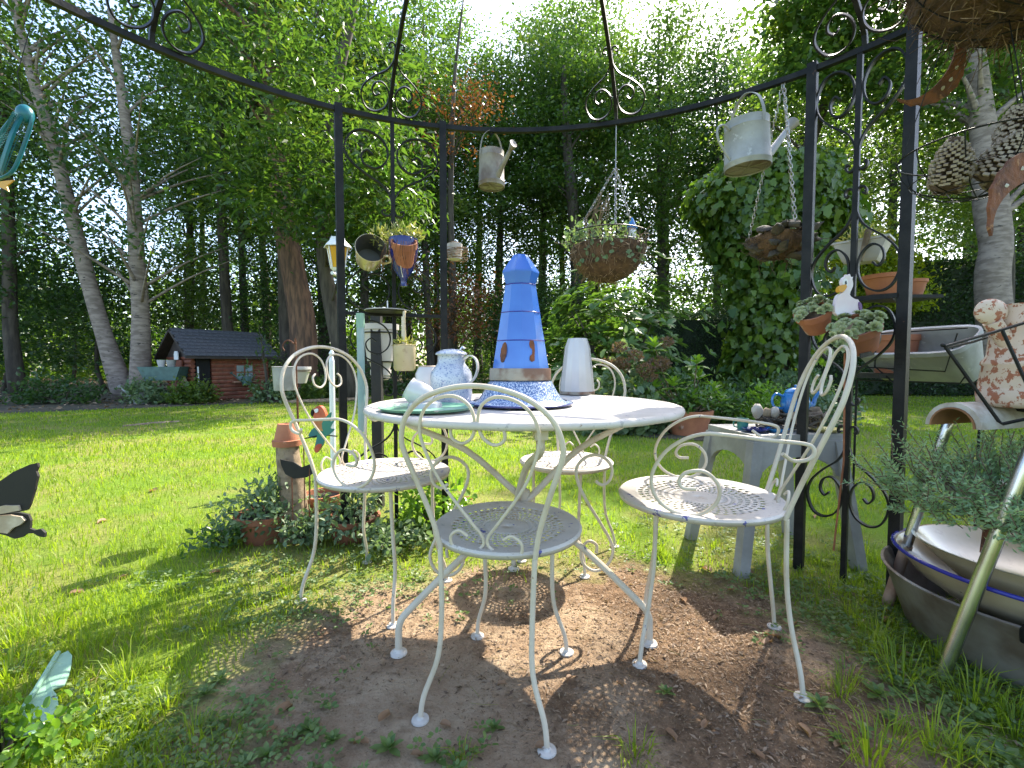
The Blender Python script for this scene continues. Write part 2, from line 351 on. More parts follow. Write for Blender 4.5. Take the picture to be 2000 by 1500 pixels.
# ------------------------------------------------------------------ ground
def ground_material():
    m, n, b, out = new_mat('lawn_and_trodden_earth')
    tc = n.nodes.new('ShaderNodeTexCoord'); sp = n.nodes.new('ShaderNodeSeparateXYZ'); n.links.new(tc.outputs['Object'], sp.inputs[0])
    def math_(op, a, bb):
        q = n.nodes.new('ShaderNodeMath'); q.operation = op
        for i, s in enumerate((a, bb)):
            if isinstance(s, (int, float)): q.inputs[i].default_value = s
            else: n.links.new(s, q.inputs[i])
        return q.outputs[0]
    dx = math_('DIVIDE', math_('SUBTRACT', sp.outputs[0], .18), 1.02); dy = math_('DIVIDE', math_('SUBTRACT', sp.outputs[1], 1.22), .72)
    d = math_('SQRT', math_('ADD', math_('MULTIPLY', dx, dx), math_('MULTIPLY', dy, dy)), 0)
    d = math_('ADD', d, math_('MULTIPLY', math_('SUBTRACT', noise(n, 3.2, 6), .5), .9))
    msk = n.nodes.new('ShaderNodeMapRange'); msk.inputs['From Min'].default_value = .82; msk.inputs['From Max'].default_value = 1.08
    msk.inputs['To Min'].default_value = 1; msk.inputs['To Max'].default_value = 0; n.links.new(d, msk.inputs['Value'])
    pale = mixc(n, ramp(n, noise(n, 7, 6, rough=.7), .35, .65), (.44, .325, .215), (.32, .215, .135))
    dark_mix = math_('ADD', math_('MULTIPLY', ramp(n, sp.outputs[0], -.15, .55), .16), noise(n, 2.6, 6, rough=.7))  # weight of the darker tone: noise, rising towards the right
    dirt = mixc(n, ramp(n, dark_mix, .50, .66), pale, mixc(n, ramp(n, noise(n, 26, 6, rough=.75), .4, .62), (.15, .093, .054), (.25, .16, .095)))
    dirt = mixc(n, ramp(n, noise(n, 4.1, 6, rough=.7, dist=.4), .60, .70), dirt, (.12, .10, .045))
    dirt = mixc(n, ramp(n, noise(n, 130, 4, rough=.7), .54, .80), dirt, (.15, .095, .06))
    lawn = mixc(n, ramp(n, noise(n, 1.3, 6), .4, .62), (.13, .21, .018), (.22, .22, .06))
    lawn = mixc(n, ramp(n, noise(n, 9, 6, rough=.7), .60, .76), lawn, (.12, .11, .04))
    n.links.new(mixc(n, msk.outputs[0], lawn, dirt), b.inputs['Base Color']); b.inputs['Roughness'].default_value = .95
    b.inputs['Specular IOR Level'].default_value = .15
    bp = n.nodes.new('ShaderNodeBump'); bp.inputs['Strength'].default_value = .9; bp.inputs['Distance'].default_value = .022
    n.links.new(noise(n, 48, 9, rough=.68), bp.inputs['Height']); n.links.new(bp.outputs[0], b.inputs['Normal'])
    return m
def sheet(name, pts, z, m, label=None):
    me = bpy.data.meshes.new(name); me.from_pydata([(x, y, z) for x, y in pts], [], [tuple(range(len(pts)))]); me.update()
    o = link(name, me, m, kind='structure'); return o
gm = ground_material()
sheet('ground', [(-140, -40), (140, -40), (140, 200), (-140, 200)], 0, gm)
FLOOR = mat('leaf_strewn_forest_floor', (.10, .075, .045), (.055, .05, .028), 1.6, rough=.95, bump=.8, bscale=12, spots=[((.16, .12, .06), 5, .58, .68), ((.04, .06, .02), 2.2, .55, .66)])
BEDSOIL = mat('dark_bed_soil', (.06, .045, .03), (.09, .07, .04), 4, rough=.95, bump=.8, bscale=15, spots=[((.05, .075, .025), 3, .52, .64)])
LAWN_EDGE = [(-40, 3.0), (-14, 6.2), (-9, 7.7), (-7.4, 8.7), (-5.6, 9.8), (-4.9, 11.2), (-4.2, 13.5), (-3.2, 15.2), (1.2, 16.0)]
floor = sheet('forest_floor', LAWN_EDGE + [(4, 15.6), (12, 14.6), (40, 10), (90, 10), (90, 110), (-90, 110), (-90, 3)], .004, FLOOR)
BED = [(1.0, 6.6), (1.6, 5.2), (2.6, 4.8), (3.6, 5.1), (4.8, 6.4), (6.4, 8.2), (7.6, 10.6), (3.0, 11.6), (1.2, 9.6)]
sheet('flower_bed', BED, .008, BEDSOIL)
def in_poly(x, y, poly):
    c = np.zeros(len(x), bool); j = len(poly) - 1
    for i in range(len(poly)):
        xi, yi = poly[i]; xj, yj = poly[j]
        c ^= ((yi > y) != (yj > y)) & (x < (xj - xi) * (y - yi) / (yj - yi + 1e-12) + xi); j = i
    return c
LAWN = LAWN_EDGE + [(4, 15.6), (12, 14.6), (40, 10), (40, -6), (-40, -6)]
def vnoise(x, y, s, seed):
    rs = np.random.RandomState(seed); a = np.zeros_like(x)
    for k in range(5):
        th = rs.uniform(0, 2 * PI); f = s * (1.0 + .9 * k); ph = rs.uniform(0, 6.28)
        a += np.sin((x * math.cos(th) + y * math.sin(th)) * f + ph) / (1 + .5 * k)
    return a / 2.2
def dirt_d(x, y): return np.sqrt(((x - .18) / 1.02) ** 2 + ((y - 1.22) / .72) ** 2) + .22 * vnoise(x, y, 5.5, 3)
def scatter(n, z0, z1, wide=1.25, rs=RS):
    y = np.exp(rs.uniform(math.log(z0), math.log(z1), n)); x = rs.uniform(-1, 1, n) * (wide * y + .35); return x, y
def blades(n, z0, z1, hgt, wid, keep, name, m, lean=.5, rs=RS):
    x, y = scatter(n, z0, z1, rs=rs); k = keep(x, y, rs); x, y = x[k], y[k]; N = len(x)
    h = hgt * rs.uniform(.45, 1.25, N) * (1 + .35 * vnoise(x, y, 4, 8)); w = wid * np.maximum(1, y / 2.2) * rs.uniform(.7, 1.3, N)
    a = rs.uniform(0, 2 * PI, N); la = rs.uniform(0, 2 * PI, N); ll = h * rs.uniform(.1, lean * 1.6, N)
    sx, sy = np.cos(a) * w, np.sin(a) * w; z = np.zeros(N)
    b1 = np.stack([x - sx, y - sy, z], 1); b2 = np.stack([x + sx, y + sy, z], 1)
    mx, my = x + np.cos(la) * ll * .3, y + np.sin(la) * ll * .3
    m1 = np.stack([mx - sx * .8, my - sy * .8, h * .6], 1); m2 = np.stack([mx + sx * .8, my + sy * .8, h * .6], 1)
    t = np.stack([x + np.cos(la) * ll, y + np.sin(la) * ll, h * rs.uniform(.75, 1.0, N)], 1)
    v = np.stack([b1, b2, m2, m1, t], 1).reshape(-1, 3); q = np.arange(N)[:, None] * 5
    f = np.concatenate([q + np.array([[0, 1, 2]]), q + np.array([[0, 2, 3]]), q + np.array([[3, 2, 4]])], 0)
    return link(name, np_mesh(name, v, f), m, kind='stuff')
def keep_lawn(x, y, rs):
    d = dirt_d(x, y); p = np.clip((d - .92) * 3.2, 0.0, 1); patch = np.clip(.62 + .7 * vnoise(x, y, 2.3, 5), .10, 1)
    near = np.where(y < 3, patch, np.clip(patch + .25, 0, 1))
    return in_poly(x, y, LAWN) & ~in_poly(x, y, BED) & (rs.uniform(size=len(x)) < p * near)
gr = blades(215000, .62, 16.5, .042, .0016, keep_lawn, 'lawn_grass', GRASS)
tag(gr, 'short bright green grass covering the sunlit lawn', 'grass')
def keep_straw(x, y, rs): return in_poly(x, y, LAWN) & (rs.uniform(size=len(x)) < np.clip((dirt_d(x, y) - .75) * 1.5, 0, 1) * np.clip(.4 - .8 * vnoise(x, y, 2.3, 5), .05, 1))
gs = blades(17000, .62, 7, .035, .0013, keep_straw, 'dry_grass', STRAW, lean=1.2)
tag(gs, 'dry straw coloured grass thinning out on the worn lawn', 'grass')

# low weeds between lawn and trodden earth
def weeds():
    x, y = scatter(70000, .60, 3.2); d = dirt_d(x, y)
    p = np.clip(1.3 - abs(d - 1.25) * 1.6, .0, 1) * np.clip(.5 + .9 * vnoise(x, y, 3.7, 21), 0, 1); p = np.where((y < 1.0) & (d > .8), np.maximum(p, .45), p)
    k = RS.uniform(size=len(x)) < p * .22; x, y = x[k], y[k]; M = len(x); lv = 6; sc_ = np.repeat(RS.uniform(.5, 1.3, M), lv); hz = np.repeat(RS.uniform(.0, .02, M), lv); N = M * lv; a = np.repeat(RS.uniform(0, 6.28, M), lv) + np.tile(np.arange(lv) * 1.05, M) + RS.normal(size=N) * .25; r_ = RS.uniform(.0, .012, N) * sc_
    pos = np.stack([np.repeat(x, lv) + np.cos(a) * r_, np.repeat(y, lv) + np.sin(a) * r_, hz + RS.uniform(.003, .012, N)], 1); ax = np.stack([np.cos(a), np.sin(a), RS.uniform(-.1, .6, N)], 1)
    o = link('weed_cover', leaves(pos, ax, sc_ * RS.uniform(.008, .016, N), LEAFR, up=np.tile([0, 0, 1.], (N, 1)) + RS.normal(size=(N, 3)) * .3), leafmat('weed_leaf', (.07, .13, .03), (.17, .23, .07), .35, .5), kind='stuff')
    tag(o, 'low leafy weeds spreading along the edge of bare earth', 'weeds')
    # litter on the earth: needles, bud scales, crumbs
    x = RS.uniform(-1.3, 1.7, 190000); y = RS.uniform(.6, 2.3, 190000); k = RS.uniform(size=len(x)) < np.clip(1.35 - dirt_d(x, y), 0, 1) * np.clip(.45 + .7 * vnoise(x, y, 3, 33) + .35 * x, .06, 1); x, y = x[k], y[k]; N = len(x)
    a = RS.uniform(0, 2 * PI, N); ax = np.stack([np.cos(a), np.sin(a), RS.uniform(-.25, .3, N)], 1)
    o = link('ground_litter', leaves(np.stack([x, y, RS.uniform(.001, .006, N)], 1), ax, RS.uniform(.003, .008, N) + .018 * RS.uniform(0, 1, N) ** 7, LEAFL, up=np.tile([0, 0, 1.], (N, 1)) + RS.normal(size=(N, 3)) * .4), LITTER, kind='stuff')
    tag(o, 'brown needles and leaf crumbs scattered over the bare earth', 'litter')
    # strewn leaves on the forest floor and along the lawn's far edge
    x = RS.uniform(-26, 26, 30000); y = RS.uniform(5, 26, 30000); k = in_poly(x, y, LAWN_EDGE + [(40, 15), (40, 40), (-40, 40)]); x, y = x[k], y[k]; N = len(x)
    a = RS.uniform(0, 2 * PI, N); ax = np.stack([np.cos(a), np.sin(a), RS.uniform(-.2, .4, N)], 1)
    o = link('forest_litter', leaves(np.stack([x, y, RS.uniform(.01, .04, N)], 1), ax, RS.uniform(.05, .12, N), LEAF4, up=np.tile([0, 0, 1.], (N, 1)) + RS.normal(size=(N, 3)) * .4), LITTER, kind='stuff')
    tag(o, 'brown fallen leaves carpeting the ground under the trees', 'litter')
weeds()

# ------------------------------------------------------------------ trees
def tree_meshes(seed, H, rc, z0, ncl, per, leaf, shape, tr, lean=(0, 0), clr=.55, flat=.62, limbs=12, droop=0.0, topw=.45, sparse=None):
    rs = np.random.RandomState(seed); t = np.linspace(0, 1, 9)
    path = [Vector((lean[0] * s * H + .12 * math.sin(s * 5 + seed), lean[1] * s * H + .1 * math.cos(s * 4 + seed * 2), s * H * .94)) for s in t]
    path[0].x = path[0].y = 0
    mb = MB(); mb.tube(path, [tr * 1.35, tr * 1.05, tr * .95, tr * .85, tr * .7, tr * .5, tr * .32, tr * .18, tr * .06], 10, spline=2)
    c = in_ball(ncl, rs, 1 / 2.0); zc = (z0 + H) / 2; hz = (H - z0) / 2
    zz = zc + c[:, 2] * hz; w = np.interp((zz - z0) / (H - z0), [0, .25, .6, 1], [.75, 1, .85, topw]); ctr = np.stack([c[:, 0] * rc * w, c[:, 1] * rc * w, zz], 1)
    s = np.clip(zz / H, 0, 1); ctr[:, 0] += lean[0] * s * H; ctr[:, 1] += lean[1] * s * H
    for i in range(min(limbs, ncl)):
        p = Vector(ctr[i]); h = max(.25 * H, min(p.z * .8, p.z - .35)); q = path[min(8, int(h / H * 8))].lerp(path[min(8, int(h / H * 8) + 1)], .5)
        q = Vector((q.x, q.y, h)); mid = q.lerp(p, .5) + Vector((0, 0, -.12)); mb.tube([q, mid, p], [tr * .3, tr * .16, tr * .05], 6, spline=3)
    n = ncl * per; base = np.repeat(ctr, per, 0); g = rs.normal(size=(n, 3)) * clr * np.repeat(rs.uniform(.6, 1.3, (ncl, 1)), per, 0); g[:, 2] *= flat
    pos = base + g; pos[:, 2] -= droop * (g[:, 0] ** 2 + g[:, 1] ** 2); pos = pos[pos[:, 2] > .5]
    n = len(pos); ax = rs.normal(size=(n, 3)); ax[:, 2] = ax[:, 2] * .5 - .35 - droop
    up = rs.normal(size=(n, 3)) * .8 + np.array([0, 0, 1.])
    return mb, leaves(pos, ax, leaf * rs.uniform(.6, 1.25, n), shape, up=up, rs=rs)
def make_tree(name, label, loc, bark, lm, group=None, rz=0, **k):
    t = thing(name, label, 'tree', loc, rz, group); mb, lv = tree_meshes(**k)
    mb.build('trunk', bark, t, sharp=0); link('crown', lv, lm, t, kind='stuff'); return t
WA, WB, WC = 'broad crowned tree with a sturdy trunk in the rows of the wood', 'dense dark leaved tree with low branches in the rows of the wood', 'slender tree with a high crown in the rows of the wood'
TA, TB_, TC_ = 'broad crowned trees of the wood', 'dense dark leaved trees of the wood', 'slender high crowned trees of the wood'
protoA = make_tree('wood_tree', WA, (0, 0, 0), BARK_D, L_OAK, TA, seed=1, H=16, rc=3.1, z0=3.2, ncl=125, per=128, leaf=.16, shape=LEAF4, tr=.19, clr=.46)
protoB = make_tree('wood_tree', WB, (0, 0, 0), BARK_D, L_DARK, TB_, seed=2, H=14.5, rc=2.7, z0=2.6, ncl=120, per=128, leaf=.15, shape=LEAF4, tr=.15, lean=(.02, .0), clr=.44)
protoC = make_tree('wood_tree', WC, (0, 0, 0), BARK_D, L_OAK, TC_, seed=3, H=17, rc=2.6, z0=4.4, ncl=108, per=128, leaf=.15, shape=LEAF4, tr=.14, lean=(-.02, 0), clr=.44)
UND, UNV = 'low dark leaved young tree growing between the trunks', 'low light leaved young tree growing between the trunks'
Ug, Uv = 'dark leaved young trees in the wood', 'light leaved young trees in the wood'
protoU = make_tree('young_tree', UND, (0, 0, 0), BARK_D, L_DARK, Ug, seed=4, H=4.6, rc=1.9, z0=.5, ncl=70, per=95, leaf=.12, shape=LEAF4, tr=.05, clr=.42)
protoV = make_tree('young_tree', UNV, (0, 0, 0), BARK_D, L_BIRCH, Uv, seed=5, H=5.6, rc=1.7, z0=1.0, ncl=56, per=95, leaf=.115, shape=LEAF4, tr=.045, clr=.42)
PROT = [protoA, protoB, protoC]
used = set()
def place(proto, x, y, rz, s):
    if proto.name not in used:
        used.add(proto.name); proto.location = (x, y, 0); proto.rotation_euler = (0, 0, rz); proto.scale = (s, s, s); return proto
    return dup(proto, (x, y, 0), rz, s)
rr = random.Random(21)
# tall rows; lower and farther where the sun comes over (right of the middle)
ROWS = [(-15.5, 11.5, .9), (-13.6, 12.4, 1.0), (-9.0, 14.6, 1.05), (-6.7, 13.6, .95), (-5.0, 15.6, 1.0), (-3.1, 17.4, .95),
        (-20.5, 17, 1.1), (-13.2, 18.6, 1.1), (-10.8, 18.6, 1.1), (-7.9, 18.8, 1.1), (-5.6, 20.6, 1.1), (-2.6, 21.0, 1.05), (-.6, 22.9, 1.16),
        (1.6, 24.2, 1.24), (4.4, 24.4, 1.28), (7.2, 22.4, 1.17), (9.8, 21.6, 1.18), (12.6, 20.5, 1.1), (15.2, 18.4, 1.05), (17.4, 15.6, 1.0), (19.6, 19, 1.1), (19.2, 13.0, 1.0),
        (-28, 23, 1.2), (-18, 26, 1.2), (-14, 25.5, 1.2), (-9.5, 25, 1.2), (-6, 26.5, 1.2), (-2, 27, 1.25), (-4, 24.6, 1.15), (3.2, 26.4, 1.3), (-11.6, 23, 1.15), (12, 24.4, 1.2), (1.5, 28, 1.4), (5.4, 28.5, 1.45), (9.6, 28, 1.4), (14, 27, 1.2), (18.5, 25.5, 1.2), (24, 24, 1.2), (28, 19, 1.2), (-28, 20, 1.2),
        ]
for i, (x, y, s) in enumerate(ROWS): place(PROT[i % 3], x, y, rr.uniform(0, 6.28), s * rr.uniform(.95, 1.05))
YOUNG = [(-13.4, 14.8), (-11.2, 15.5), (-8.2, 16.2), (-4.4, 18.6), (-15.8, 14), (-1.6, 19.6), (.8, 18.2), (3.0, 18.6), (5.5, 18.4), (8.2, 17.6), (10.6, 16.6), (12.8, 15.4), (15, 13.6), (-18.5, 13),
         (-10, 22), (-6.4, 22.5), (-1, 24), (3.4, 25), (7.6, 25), (11.4, 23.5), (-14.5, 21.5), (16, 21.5), (-3.8, 29.5), (3.4, 31), (-8, 29), (11.5, 31), (-16, 28.5), (-1, 32.5), (7, 33), (20, 28), (-20.5, 21), (-25, 16.5), (21, 16)]
for i, (x, y) in enumerate(YOUNG): place((protoU, protoV)[i % 2], x, y, rr.uniform(0, 6.28), rr.uniform(.8, 1.3))

# sunlit undergrowth far behind the trunks
rsf = np.random.RandomState(91); nf = 1000; th = rsf.uniform(.12, PI - .12, nf); rf = rsf.uniform(30, 42, nf); cf = np.stack([np.cos(th) * rf * 1.1, np.sin(th) * rf, rsf.uniform(.3, 8.5, nf) * rsf.uniform(.3, 1, nf)], 1)
pf = np.repeat(cf, 110, 0) + rsf.normal(size=(nf * 110, 3)) * np.array([1.0, .8, .6]); pf[:, 2] = np.abs(pf[:, 2]); pf = pf[pf[:, 1] > 14]
fo = link('far_undergrowth', leaves(pf, rsf.normal(size=pf.shape) + np.array([0, 0, -.3]), rsf.uniform(.24, .46, len(pf)), LEAF4, rs=rsf), leafmat('far_sunlit_leaf', (.05, .11, .014), (.12, .18, .02), .5), kind='stuff'); tag(fo, 'sunlit green undergrowth glowing far behind the tree trunks', 'undergrowth')
def stem_tree(name, label, base, pts, radii, bark, lm, cl, per, leaf, clr, shape=LEAF4, seed=9, limbs=True, flat=.6, droop=0.0, parts=0):
    """tree with a trunk along given points and clumps of leaves around given centres [(p, spread)]"""
    base = Vector(base); t = thing(name, label, 'tree', base); rs = np.random.RandomState(seed); mb = MB()
    P = [Vector(p) - base for p in pts]; mb.tube(P, radii, 12, spline=4)
    C = np.array([Vector(c) - base for c in cl])
    if limbs:
        for i, c in enumerate(C[:: max(1, len(C) // 22)]):
            c = Vector(c)
            if math.hypot(c.x - np.interp(c.z, [p.z for p in P], [p.x for p in P]), c.y) > 2.2: continue
            q = min(catmull(P, 6), key=lambda p: (p - c).length + (2 if p.z > c.z - .1 else 0) + abs(p.z - c.z + 1.3) * .8)
            r0 = radii[-1] * .5 + .015; mb.tube([q, q.lerp(c, .5) + Vector((0, 0, .1)), c], [r0, r0 * .5, .006], 6, spline=3)
    mb.build('trunk', bark, t, sharp=0)
    n = len(C) * per; g = rs.normal(size=(n, 3)) * clr; g[:, 2] *= flat; pos = np.repeat(C, per, 0) + g; pos[:, 2] -= droop * (g[:, 0] ** 2 + g[:, 1] ** 2)
    ax = rs.normal(size=(n, 3)); ax[:, 2] = ax[:, 2] * .4 - .5
    up = rs.normal(size=(n, 3)) * .6 + np.array([0, 0, 1.]); sz = leaf * rs.uniform(.6, 1.2, n); k0 = np.zeros(n, bool)
    if parts: k0[np.argsort(pos[:, 1] + rs.uniform(0, 1.2, n))[:parts]] = True
    cr = link('crown', leaves(pos[~k0], ax[~k0], sz[~k0], shape, up=up[~k0], rs=rs), lm, t, kind='stuff')
    if parts: leaf_parts(cr, pos[k0], ax[k0], up[k0], sz[k0], shape, lm)
    return t
def clumps(n, seed, boxes):
    """random clump centres inside image-space-free boxes (x0,x1,y0,y1,z0,z1)"""
    r = random.Random(seed); out = []
    for i in range(n):
        b = boxes[i % len(boxes)]; out.append((r.uniform(b[0], b[1]), r.uniform(b[2], b[3]), r.uniform(b[4], b[5])))
    return out
# leaning pale tree left of the playhouse
stem_tree('leaning_tree', 'pale barked tree leaning to the left beside the playhouse', (-9.35, 10.9, 0), [(-9.35, 10.9, 0), W(205, 660, 10.9), W(165, 520, 11), W(130, 380, 11), W(100, 270, 11), W(72, 180, 11), W(40, 60, 11.2), W(10, -80, 11.4)], [.27, .17, .155, .14, .13, .11, .09, .06], BARK_B, L_OAK,
          clumps(34, 3, [(-14, -9, 10, 12.6, 6.2, 11), (-11.6, -8, 10, 12, 5.2, 9)]), 95, .14, .4, seed=31)
# upright pale tree
stem_tree('upright_tree', 'upright pale barked tree with a scarred trunk by the playhouse', (-8.85, 10.7, 0), [(-8.85, 10.7, 0), W(275, 620, 10.7), W(268, 520, 10.7), W(264, 440, 10.7), W(258, 340, 10.7), W(240, 200, 10.8), W(215, 20, 11)], [.24, .175, .16, .15, .13, .1, .06], BARK_B, L_DARK,
          clumps(40, 5, [(-10.4, -5.6, 9.2, 11.6, 3.4, 6.4), (-10, -5.4, 9.2, 12, 5.2, 10.5)]), 100, .15, .38, seed=32)
# thick red-barked pine right of the playhouse, crown above
stem_tree('pine_trunk_tree', 'thick red brown pine trunk curving gently beside the playhouse', (-5.55, 12.0, 0), [(-5.55, 12, 0), W(592, 640, 12), W(575, 540, 12), W(556, 440, 12), W(545, 340, 12), W(536, 240, 12), W(520, 100, 12.1), W(500, -120, 12.3)], [.36, .33, .30, .285, .25, .23, .2, .14], BARK_P, L_DARK,
          clumps(40, 6, [(-8.6, -4.4, 11, 13.6, 6.5, 12)]), 100, .15, .4, seed=33)
# chestnut whose bright leaves hang over the lawn
stem_tree('chestnut_tree', 'broad chestnut with bright long leaves hanging over the lawn', (-3.95, 11.0, 0), [(-3.95, 11, 0), W(640, 560, 11), W(630, 400, 11), W(650, 200, 11), W(690, 20, 11), W(720, -150, 11)], [.2, .17, .15, .13, .1, .06], BARK_D, L_CHEST,
          clumps(150, 7, [(-5.0, -1.9, 8.2, 11.4, 4.2, 7.2), (-6.4, -2.2, 8.6, 11.6, 5.6, 10.5), (-3.4, -2.0, 8.4, 10.4, 3.5, 5.6), (-5.4, -3.6, 8.6, 11, 3.6, 6.0)]), 62, .22, .29, LEAFL, seed=34, droop=.25, parts=300)
# small half-bare tree with withered foliage behind the table
stem_tree('withered_tree', 'thin half bare tree with withered brown leaves behind the lawn', (-1.9, 13.2, 0), [(-1.9, 13.2, 0), W(884, 560, 13.2), W(880, 420, 13.2), W(882, 300, 13.2), W(888, 150, 13.2), W(905, 0, 13.4)], [.12, .10, .09, .075, .05, .02], BARK_D, L_BROWN,
          clumps(16, 8, [(-2.2, -.9, 12.2, 13.4, 1.6, 3.4)]) + clumps(9, 9, [(-2.6, -.6, 12.4, 13.6, 6.6, 9.0)]), 120, .11, .36, seed=35)
# oak in the middle whose top meets the sky
stem_tree('oak_tree', 'oak with a straight dark trunk and rounded crown meeting the sky', (2.95, 20.5, 0), [(2.95, 20.5, 0), W(1128, 560, 20.5), W(1122, 440, 20.5), W(1112, 330, 20.5), W(1105, 240, 20.6), W(1100, 130, 20.8)], [.36, .3, .27, .24, .19, .1], BARK_D, L_OAK,
          clumps(150, 10, [(-.8, 6.2, 19, 22.6, 6.6, 14.6), (.4, 7.2, 19, 22, 5.2, 11), (0, 5.0, 19.6, 22.8, 11, 16.4)]), 130, .20, .48, seed=36)
# big branching tree behind the right panel
stem_tree('branching_tree', 'dark branching tree with fine hanging leaves behind the right panel', (7.6, 12.4, 0), [(7.6, 12.4, 0), W(1545, 520, 12.4), W(1560, 380, 12.4), W(1585, 270, 12.4), W(1620, 180, 12.4), W(1660, 60, 12.4)], [.26, .2, .18, .16, .12, .07], BARK_D, L_BIRCH,
          clumps(125, 11, [(7.8, 13, 11, 14, 5.4, 10.4), (8.8, 13, 11, 13, 3.8, 7), (6.0, 8.4, 12, 14, 5.2, 8.4), (9.4, 14, 10.4, 13, 8.5, 13)]), 110, .12, .38, seed=37, droop=.3)
# tall maple on the right whose crown shades that side of the garden
stem_tree('maple_tree', 'tall dense maple shading the right side of the garden', (12.6, 11.6, 0), [(12.6, 11.6, 0), (12.5, 11.6, 4), (12.2, 11.5, 7), (11.8, 11.3, 10), (11.4, 11.2, 13)], [.24, .2, .17, .12, .05], BARK_D, L_OAK,
          [c for c in clumps(190, 17, [(8.0, 13.4, 9.4, 12.6, 6.2, 13.6), (8.6, 12, 10, 12.6, 9.5, 14.2)]) if c[0] > .75 * (c[1] - 1.45) + 1.25] + clumps(46, 18, [(6.5, 8.8, 10.4, 12.2, 7.4, 10.6)]), 150, .19, .40, seed=40)
# pale trunk at the far right
stem_tree('plane_tree', 'thick patchy pale trunk in the hedge at the edge of the lawn', (9.5, 8.7, 0), [(9.5, 8.7, 0), W(1938, 560, 8.7), W(1945, 480, 8.7), W(1935, 400, 8.8), W(1920, 250, 9), W(1900, 60, 9.2)], [.3, .26, .24, .26, .2, .13], BARK_B, L_BIRCH,
          clumps(80, 12, [(8.2, 13, 8, 11, 5.2, 9.5), (9.6, 13, 8.4, 11, 3.6, 6.5)]), 110, .12, .36, seed=38, droop=.3)
# ------------------------------------------------------------------ shrubs and hedges
def bush(name, label, cat, loc, rad, n, leaf, lm, shape=LEAF4, seed=1, stems=5, ncl=40, clr=.16, group=None, zmin=.03, whorl=0, bark=BARK_D, parts=0):
    """shrub: clumps on an uneven dome; whorl>0 sets leaves in rosettes"""
    rs = np.random.RandomState(seed); t = thing(name, label, cat, loc, 0, group)
    d = unit(rs.normal(size=(ncl, 3))); d[:, 2] = abs(d[:, 2]) * 1.0; c = d * np.array(rad) * rs.uniform(.45, 1.02, (ncl, 1)); c[:, 2] = np.maximum(c[:, 2], zmin + .04)
    per = n // ncl
    if whorl:
        nw = n // whorl; w = c[rs.randint(0, ncl, nw)] + rs.normal(size=(nw, 3)) * clr * max(rad); w[:, 2] = np.maximum(w[:, 2], zmin + .03)
        out = unit(w / np.array(rad) + np.array([0, 0, .6])); pos = np.repeat(w, whorl, 0); o2 = np.repeat(out, whorl, 0)
        ax = o2 * .35 + unit(np.cross(o2, rs.normal(size=o2.shape))); pos = pos + ax * .004; up = o2
    else:
        pos = np.repeat(c, per, 0) + rs.normal(size=(per * ncl, 3)) * clr * np.array(rad); pos[:, 2] = np.abs(pos[:, 2] - zmin) + zmin
        ax = rs.normal(size=pos.shape) + unit(pos) * .7; up = rs.normal(size=pos.shape) * .6 + unit(pos) + np.array([0, 0, .5])
    mb = MB()
    for i in range(stems):
        p = Vector(c[i]); mb.tube([(p.x * .12, p.y * .12, 0), (p.x * .5, p.y * .5, p.z * .55), p], [max(rad) * .022 + .004, .003], 6, spline=3)
    mb.build('stems', bark, t, sharp=0)
    sz = leaf * rs.uniform(.6, 1.2, len(pos)); k0 = np.zeros(len(pos), bool)
    if parts: k0[np.argsort(pos[:, 1] + rs.uniform(0, .6, len(pos)))[:parts]] = True; leaf_parts(t, pos[k0], ax[k0], up[k0], sz[k0], shape, lm)
    link('foliage', leaves(pos[~k0], ax[~k0], sz[~k0], shape, up=up[~k0], rs=rs), lm, t, kind='stuff'); return t
bush('rhododendron', 'big rhododendron with whorls of long glossy leaves beyond the table', 'shrub', (1.75, 7.6, 0), (1.15, 1.0, 2.55), 5200, .17, L_RHOD, LEAF6, 41, 9, 46, .13, whorl=9, parts=300)
bush('rhododendron', 'smaller rhododendron behind the white tapered jug on the table', 'shrub', (.85, 6.9, 0), (.62, .6, 1.35), 1900, .15, L_RHOD, LEAF6, 42, 6, 26, .14, whorl=9, parts=200)
hy = bush('hydrangea', 'hydrangea with faded brown flower heads beside the potted laurel', 'shrub', (1.45, 5.7, 0), (.62, .5, 1.0), 2200, .11, L_SAGE, LEAFR, 43, 7, 30, .14)
rsh = np.random.RandomState(5)
for i in range(13):
    a = rsh.uniform(0, 6.28); q = Vector((math.cos(a) * rsh.uniform(.1, .6), -abs(math.sin(a)) * .42, rsh.uniform(.72, 1.14)))
    d = in_ball(150, rsh, 1 / 3) * .085; d[:, 2] *= .7
    link('flower_head', leaves(d, d + rsh.normal(size=d.shape) * .02, .028, LEAFR, rs=rsh), L_HYD, hy, loc=q)
